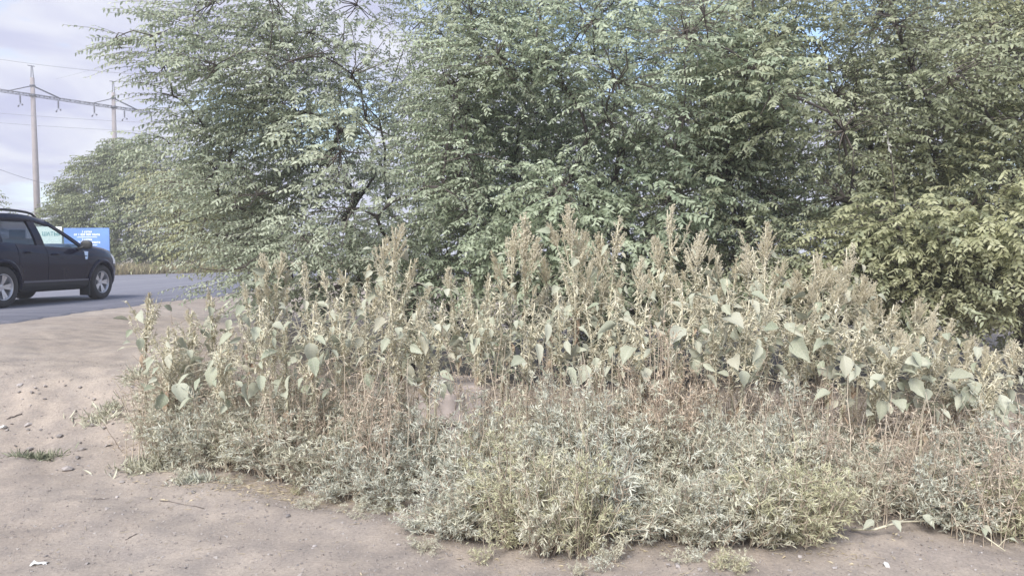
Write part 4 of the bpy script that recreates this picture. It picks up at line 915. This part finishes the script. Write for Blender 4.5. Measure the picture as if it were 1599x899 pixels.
def car():
    root = thing('car', 'dark navy five-door off-road car driving away on the road at left', 'car', (-9.30, 12.3, ROAD_Z), R(90 - 3.4))
    I = np.interp
    def sm(x, xs, ys):
        # smooth (Catmull-Rom) interpolation
        xs = np.asarray(xs, float); ys = np.asarray(ys, float); m = np.gradient(ys, xs); i = int(np.clip(np.searchsorted(xs, x) - 1, 0, len(xs) - 2))
        h = xs[i + 1] - xs[i]; t = (np.clip(x, xs[0], xs[-1]) - xs[i]) / h
        return (2 * t**3 - 3 * t**2 + 1) * ys[i] + (t**3 - 2 * t**2 + t) * h * m[i] + (-2 * t**3 + 3 * t**2) * ys[i + 1] + (t**3 - t**2) * h * m[i + 1]
    HW = lambda x: sm(x, [-.83, -.78, -.65, -.35, 0, .6, 1.6, 2.67, 3.0, 3.25, 3.42, 3.5], [.60, .74, .82, .875, .895, .885, .885, .90, .87, .80, .66, .5])
    BELT = lambda x: sm(x, [-.83, -.5, 0, .8, 1.6, 2.2, 2.6, 3.0, 3.25, 3.42, 3.5], [1.05, 1.09, 1.085, 1.055, 1.02, 1.0, .99, .95, .89, .78, .68])
    ZB = lambda x: float(I(x, [-.83, -.6, 0, 2.67, 3.2, 3.5], [.42, .30, .25, .25, .27, .36]))
    def row(x):
        hw, b, z0 = HW(x), BELT(x), ZB(x)
        k = b - z0
        return [(hw * .90, z0), (hw * .955, z0 + .10 * k), (hw * .972, z0 + .2 * k), (hw * .985, z0 + .38 * k), (hw * 1.0, z0 + .55 * k), (hw * .996, z0 + .72 * k), (hw * .988, z0 + .82 * k), (hw * .955, z0 + .92 * k), (hw * .915, b)]
    def side(x, z):
        r = row(x); return float(I(z, [p[1] for p in r], [p[0] for p in r]))
    xs = np.concatenate([[-.83, -.81, -.78, -.72], np.arange(-.65, 3.2, .07), [3.22, 3.28, 3.34, 3.39, 3.43, 3.46, 3.485, 3.5]])
    def deck(x):      # height along the centre line: bonnet in front, sill level in the cabin
        return float(I(x, [-.83, 2.15, 2.35, 2.5, 3.0, 3.3, 3.45, 3.5], [0, 0, .05, .10, .10, .08, .03, .0]))
    bm = bmesh.new(); rings = []
    for x in xs:
        r = row(x); b = BELT(x); e = deck(x); top = [(HW(x) * .86, b + .015 + e * .45), (HW(x) * .66, b + .018 + e * .8), (HW(x) * .35, b + .02 + e * .95)]
        half = r + top
        pts = [(-y, z) for y, z in half] + [(0, b + .02 + e)] + [(y, z) for y, z in half[::-1]]
        rings.append([bm.verts.new((x, y, z)) for y, z in pts])
    for a, b in zip(rings[:-1], rings[1:]):
        for i in range(len(a) - 1): bm.faces.new((a[i], a[i + 1], b[i + 1], b[i]))
        bm.faces.new((a[-1], a[0], b[0], b[-1]))
    bm.faces.new(rings[0][::-1]); bm.faces.new(rings[-1])
    bmesh.ops.recalc_face_normals(bm, faces=bm.faces)
    me = bpy.data.meshes.new('body'); bm.to_mesh(me); bm.free(); body = link('body', me, root)
    # wheel wells
    cb = bmesh.new()
    for ax in (0, 2.67):
        for s in (-1, 1):
            bmesh.ops.create_cone(cb, cap_ends=True, segments=40, radius1=.405, radius2=.405, depth=.5, matrix=Matrix.Translation((ax, s * .88, .345)) @ Matrix.Rotation(R(90), 4, 'X'))
    cme = bpy.data.meshes.new('cut'); cb.to_mesh(cme); cb.free(); cut = link('cut', cme, root)
    mod = body.modifiers.new('b', 'BOOLEAN'); mod.object = cut; mod.operation = 'DIFFERENCE'; mod.solver = 'EXACT'
    dg = bpy.context.evaluated_depsgraph_get(); me2 = bpy.data.meshes.new_from_object(body.evaluated_get(dg)); body.modifiers.clear(); body.data = me2; bpy.data.objects.remove(cut)
    me2.materials.clear(); me2.materials.append(M_PAINT)
    for p in me2.polygons: p.use_smooth = len(p.vertices) == 4
    # conforming panels on the flanks
    def panel(name, poly, m, parent, s, proud=.006, thick=.012, n=(14, 10), surf=side):
        """poly: (x, z) outline as lower edge and upper edge functions over x"""
        x0, x1, lo, hi = poly; bm = bmesh.new(); G = []
        for i in range(n[0] + 1):
            x = x0 + (x1 - x0) * i / n[0]; col = []
            for j in range(n[1] + 1):
                z = lo(x) + (hi(x) - lo(x)) * j / n[1]; col.append(bm.verts.new((x, s * (surf(x, z) + proud), z)))
            G.append(col)
        F = [bm.faces.new((G[i][j], G[i + 1][j], G[i + 1][j + 1], G[i][j + 1])) for i in range(n[0]) for j in range(n[1])]
        bmesh.ops.recalc_face_normals(bm, faces=bm.faces)
        ex = bmesh.ops.extrude_face_region(bm, geom=F)
        for v in ex['geom']:
            if isinstance(v, bmesh.types.BMVert): v.co.y -= s * thick
        bmesh.ops.recalc_face_normals(bm, faces=bm.faces)
        me = bpy.data.meshes.new(name); bm.to_mesh(me); bm.free(); me.materials.append(m)
        for p in me.polygons: p.use_smooth = True
        try: me.set_sharp_from_angle(angle=R(35))
        except Exception: pass
        return link(name, me, parent)
    # greenhouse: roof, pillars, panes
    ROOFZ = lambda x: sm(x, [-.62, -.4, .1, .7, 1.15, 1.42], [1.53, 1.575, 1.615, 1.63, 1.60, 1.555])
    ROOFW = lambda x: sm(x, [-.62, -.3, .3, 1.0, 1.42], [.58, .61, .63, .62, .59])
    bm = bmesh.new(); U = []; Dn = []
    for x in np.linspace(-.62, 1.42, 24):
        w, z = ROOFW(x), ROOFZ(x); ys = np.linspace(-1, 1, 13)
        U.append([bm.verts.new((x, y * w, z - .055 * abs(y) ** 3 - .01)) for y in ys]); Dn.append([bm.verts.new((x, y * (w - .01), z - .055 * abs(y) ** 3 - .055)) for y in ys])
    for A in (U, Dn):
        for a, b in zip(A[:-1], A[1:]):
            for i in range(12): bm.faces.new((a[i], a[i + 1], b[i + 1], b[i]))
    for k in (0, 12):
        for i in range(23): bm.faces.new((U[i][k], U[i + 1][k], Dn[i + 1][k], Dn[i][k]))
    for k in (0, 23):
        for i in range(12): bm.faces.new((U[k][i], U[k][i + 1], Dn[k][i + 1], Dn[k][i]))
    bmesh.ops.recalc_face_normals(bm, faces=bm.faces); me = bpy.data.meshes.new('roof'); bm.to_mesh(me); bm.free(); me.materials.append(M_PAINT)
    for p in me.polygons: p.use_smooth = True
    roof = link('roof', me, root)
    gside = lambda x, z: float(I(z, [BELT(x), 1.56], [HW(x) * .925, ROOFW(min(max(x, -.6), 1.42)) + .004]))
    def pillar(xb, xt, wb, wt, s, m=M_PAINT, name='pillar', zt=None):
        mb = MB(); V = []
        for f in np.linspace(0, 1, 6):
            xc = xb + (xt - xb) * f; w = wb + (wt - wb) * f; xr = min(max(xt, -.6), 1.42); ztop = (ROOFZ(xr) - .04) if zt is None else zt
            zb = BELT(xb) - .01; z = zb + (ztop - zb) * f
            yb_, yt_ = HW(xb) * .915, ROOFW(xr) - .012; y = yb_ + (yt_ - yb_) * f + .03 * math.sin(f * math.pi)
            for dx, dy in ((-w / 2, 0), (w / 2, 0), (w / 2, -.05), (-w / 2, -.05)): V.append((xc + dx, s * (y + dy), z))
        i = np.arange(5)[:, None] * 4; j = np.arange(4)[None]; k = (j + 1) % 4
        mb.add(V, np.stack([i + j, i + k, i + k + 4, i + j + 4], -1).reshape(-1, 4)); o = mb.build(name, m, root, smooth=False); return o
    PIL = ((2.26, 1.36, .13, .13), (1.02, .90, .19, .17), (.02, -.02, .15, .14), (-.64, -.50, .24, .22))
    for s in (-1, 1):
        for p in PIL: pillar(*p, s)
        # panes between the pillars
        def pane(name, a, b, m, s):
            mb = MB(); V = []; n = 8
            for f in np.linspace(0, .86, n):
                def edge(p, side_):
                    xb, xt, wb, wt = p; xc = xb + (xt - xb) * f; w = (wb + (wt - wb) * f) / 2; xr = min(max(xt, -.6), 1.42); zb = BELT(xb) - .01; z = zb + (ROOFZ(xr) - .045 - zb) * f
                    y = HW(xb) * .915 + (ROOFW(xr) - .012 - HW(xb) * .915) * f + .03 * math.sin(f * math.pi) - .022; return (xc + side_ * w * .98, s * y, z)
                V += [edge(a, -1), edge(b, 1)]
            i = np.arange(n - 1) * 2; mb.add(V, np.stack([i, i + 1, i + 3, i + 2], 1)); return mb.build(name, m, root)
        # door-frame header above the panes
        mb = MB(); V = []; hxs = np.linspace(-.56, 1.44, 16)
        for x in hxs:
            xr = min(max(x, -.6), 1.42); yt = ROOFW(xr); zt_ = ROOFZ(xr) - .035; drop = .115
            for dy, z in ((.006, zt_), (.034, zt_ - drop * .5), (.062, zt_ - drop), (.02, zt_ - drop), (-.03, zt_)): V.append((x, s * (yt - .012 + dy), z))
        i = np.arange(15)[:, None] * 5; j = np.arange(5)[None]; k = (j + 1) % 5
        mb.add(V, np.stack([i + j, i + k, i + k + 5, i + j + 5], -1).reshape(-1, 4)); mb.build('roof_side_frame', M_PAINT, root)
        pane('front_side_window', PIL[0], PIL[1], M_GLASS, s); pane('rear_side_window', PIL[1], PIL[2], M_TINT, s); pane('quarter_window', PIL[2], PIL[3], M_TINT, s)
    def sheet(name, m, e0, e1, hw0, hw1):
        mb = MB(); V = []
        for f in np.linspace(0, 1, 6):
            for g_ in np.linspace(-1, 1, 9):
                w = hw0 + (hw1 - hw0) * f; V.append((e0[0] + (e1[0] - e0[0]) * f - .10 * g_ * g_ * (1 if e0[0] > 1 else -.4), g_ * w, e0[1] + (e1[1] - e0[1]) * f))
        i = np.arange(5)[:, None] * 9; j = np.arange(8)[None]; mb.add(V, np.stack([i + j, i + j + 1, i + j + 10, i + j + 9], -1).reshape(-1, 4)); return mb.build(name, m, root)
    sheet('windscreen', M_GLASS, (2.40, 1.05), (1.44, 1.53), .78, .56); sheet('rear_window', M_TINT, (-.74, 1.08), (-.60, 1.50), .70, .54)
    for s in (-1, 1):
        sill = lambda x: .42
        fd = panel('front_door', (1.10, 2.06, lambda x: .43 + .0 * x, lambda x: BELT(x) - .012), M_PAINT, root, s)
        # rear door with a cut following the wheel arch
        rd = panel('rear_door', (.36, 1.085, lambda x: max(.43, .345 + math.sqrt(max(0, .47**2 - x * x))) if x < .47 else .43, lambda x: BELT(x) - .012), M_PAINT, root, s)
        for dr, hx in ((fd, 1.30), (rd, .58)):
            mb = MB(); z = BELT(hx) - .13; y = side(hx, z) + .03
            tube(mb, [(hx - .09, s * (y - .03), z), (hx - .075, s * (y + .005), z), (hx, s * (y + .012), z + .006), (hx + .075, s * (y + .005), z), (hx + .09, s * (y - .03), z)], [.012, .014, .016, .014, .012], 8); mb.build('handle', M_PAINT, dr)
        panel('sill_trim', (.44, 2.23, lambda x: .255, lambda x: .395), M_PLAST, root, s, proud=.02, thick=.04)
        panel('sill_strip', (.46, 2.2, lambda x: .398, lambda x: .428), M_CHROME if False else simple('grey_trim', (.12, .12, .15), .35), root, s, proud=.024, thick=.03, n=(14, 2))
        for ax in (0, 2.67):      # wheel-arch flare
            mb = MB(); V = []; n = 30
            for a in np.linspace(R(-8), R(188), n):
                for rr, yo in ((.400, -.02), (.405, .022), (.445, .024), (.470, .004)):
                    x = ax + rr * math.cos(a); z = .345 + rr * math.sin(a); V.append((x, s * (side(min(max(x, -.8), 3.45), min(max(z, .3), BELT(min(max(x, -.8), 3.4)) - .01)) + yo), z))
            i = np.arange(n - 1)[:, None] * 4; j = np.arange(3)[None]; mb.add(V, np.stack([i + j, i + j + 1, i + j + 5, i + j + 4], -1).reshape(-1, 4)); mb.build('arch_flare', M_PAINT, root)
            mb = MB(); box(mb, (ax - .44, s * .80, .24), (.02, .2, .28), tint=.5); mb.build('mud_flap', M_PLAST, root, smooth=False)
        # fender trim, mirror, lamps, rails
        mb = MB(); V = []
        for x, z in ((2.11, .80), (2.14, .96), (2.26, .955), (2.17, .81)): V.append((x, s * (side(x, z) + .012), z))
        for x, z in ((2.11, .80), (2.14, .96), (2.26, .955), (2.17, .81)): V.append((x, s * (side(x, z) - .004), z))
        mb.add(V, [[0, 1, 2, 3], [4, 7, 6, 5], [0, 4, 5, 1], [1, 5, 6, 2], [2, 6, 7, 3], [3, 7, 4, 0]]); mb.build('fender_trim', M_CHROME, root, smooth=False)
        mr = bmesh.new(); bmesh.ops.create_uvsphere(mr, u_segments=16, v_segments=10, radius=1)
        for v in mr.verts:
            x, y, z = v.co; v.co = Vector((2.0 + (.075 * x if x > 0 else .035 * x), s * (1.0 + .115 * np.sign(y) * abs(y) ** .7), 1.08 + .085 * np.sign(z) * abs(z) ** .7))
        me = bpy.data.meshes.new('mirror'); mr.to_mesh(me); mr.free(); me.materials.append(M_PLAST)
        for p in me.polygons: p.use_smooth = True
        mo = link('mirror', me, root); mb = MB(); tube(mb, [(2.02, s * .80, 1.0), (2.0, s * .9, 1.02), (1.99, s * .97, 1.05)], [.035, .03, .03], 8); mb.build('mirror_arm', M_PLAST, mo)
        mb = MB(); xr = np.linspace(-.5, 1.25, 14); P = [(x, s * (ROOFW(x) - .05), ROOFZ(x) - .03 + .055 * min(1, 6 * (x + .5) + .05, 6 * (1.25 - x) + .05)) for x in xr]; tube(mb, P, [.016] + [.022] * 12 + [.016], 8); mb.build('roof_rail', M_PLAST, root)
        panel('headlight', (3.08, 3.40, lambda x: .72 - .02 * x + .06, lambda x: BELT(x) - .04), M_LENS, root, s, proud=.008, n=(8, 5))
        panel('tail_light', (-.79, -.62, lambda x: .80, lambda x: BELT(x) - .01), M_RED, root, s, proud=.01, n=(5, 6))
        # seats
        mb = MB()
        for sx in (1.25, .35):
            box(mb, (sx + .1, s * .37, .62), (.5, .5, .16)); box(mb, (sx - .2, s * .37, .90), (.13, .48, .55)); box(mb, (sx - .24, s * .37, 1.25), (.09, .24, .16))
        mb.build('seat', M_SEAT, root, smooth=False)
    mb = MB(); box(mb, (2.12, 0, .98), (.35, 1.3, .12)); mb.build('dashboard', M_SEAT, root, smooth=False)
    mb = MB(); box(mb, (-.845, 0, .5), (.09, 1.35, .26)); mb.build('rear_bumper', M_PLAST, root, smooth=False)
    mb = MB(); box(mb, (3.49, 0, .62), (.03, .8, .18)); mb.build('grille', M_PLAST, root, smooth=False)
    mb = MB(); box(mb, (1.3, 0, .26), (3.6, 1.1, .1)); mb.build('underbody', M_PLAST, root, smooth=False)
    # wheels
    def lathe(mb, prof, n=36):
        pr = np.array(prof); th = np.arange(n) / n * 2 * math.pi; V = np.stack([pr[:, 1][:, None] * np.cos(th), np.repeat(pr[:, 0][:, None], n, 1), pr[:, 1][:, None] * np.sin(th)], -1).reshape(-1, 3)
        m = len(pr); i = np.arange(m - 1)[:, None] * n; j = np.arange(n)[None]; k = (j + 1) % n; mb.add(V, np.stack([i + j, i + k, i + k + n, i + j + n], -1).reshape(-1, 4))
    for ax in (0, 2.67):
        for s in (-1, 1):
            w = bpy.data.objects.new('wheel', None); COL.objects.link(w); w.parent = root; w.location = (ax, s * .79, .345); w.rotation_euler = (0, 0, 0 if s < 0 else math.pi); w.empty_display_size = .1
            mb = MB(); lathe(mb, [(.10, .225), (.105, .26), (.10, .315), (.08, .34), (.04, .345), (-.04, .345), (-.08, .34), (-.10, .315), (-.105, .26), (-.095, .222), (-.07, .215), (.1, .215)]); mb.build('tyre', M_TYRE, w)
            mb = MB(); lathe(mb, [(-.085, .226), (-.095, .218), (-.085, .205), (-.03, .195), (.05, .19), (.06, .02), (.06, .001)]); mb.build('rim', M_RIM, w)
            mb = MB(); lathe(mb, [(-.05, .001), (-.055, .03), (-.045, .06), (-.02, .065)], 20); mb.build('hub', M_RIM, w)
            for k in range(5):
                mb = MB()
                for q in (-.16, .16):
                    a = k * 2 * math.pi / 5 + q; d = np.array([math.cos(a), 0, math.sin(a)]); p = np.array([-math.sin(a), 0, math.cos(a)])
                    V = []
                    for rr, ww, yy in ((.035, .02, -.05), (.12, .021, -.062), (.2, .027, -.07)):
                        for sx, dy in ((-1, 0), (1, 0), (1, .03), (-1, .03)): V.append(d * rr + p * sx * ww + np.array([0, yy + dy, 0]))
                    i = np.arange(2)[:, None] * 4; j = np.arange(4)[None]; kk = (j + 1) % 4; mb.add(V, np.stack([i + j, i + kk, i + kk + 4, i + j + 4], -1).reshape(-1, 4))
                mb.build('spoke', M_RIM, w, smooth=False)
car()

# ------------------------------------------------------------------ dusty air
def haze():
    m = bpy.data.materials.new('dusty_air'); m.use_nodes = True; t = m.node_tree; t.nodes.clear()
    o = N(t, 'ShaderNodeOutputMaterial'); v = N(t, 'ShaderNodeVolumePrincipled'); v.inputs['Density'].default_value = .0026
    v.inputs['Color'].default_value = (.93, .93, .98, 1); t.links.new(v.outputs[0], o.inputs['Volume'])
    mb = MB(); box(mb, (0, 150, 14), (700, 700, 30)); h = mb.build('haze', m, kind='stuff', smooth=False); h['label'] = 'thin dusty haze in the air over the road'; h['category'] = 'haze'
haze()
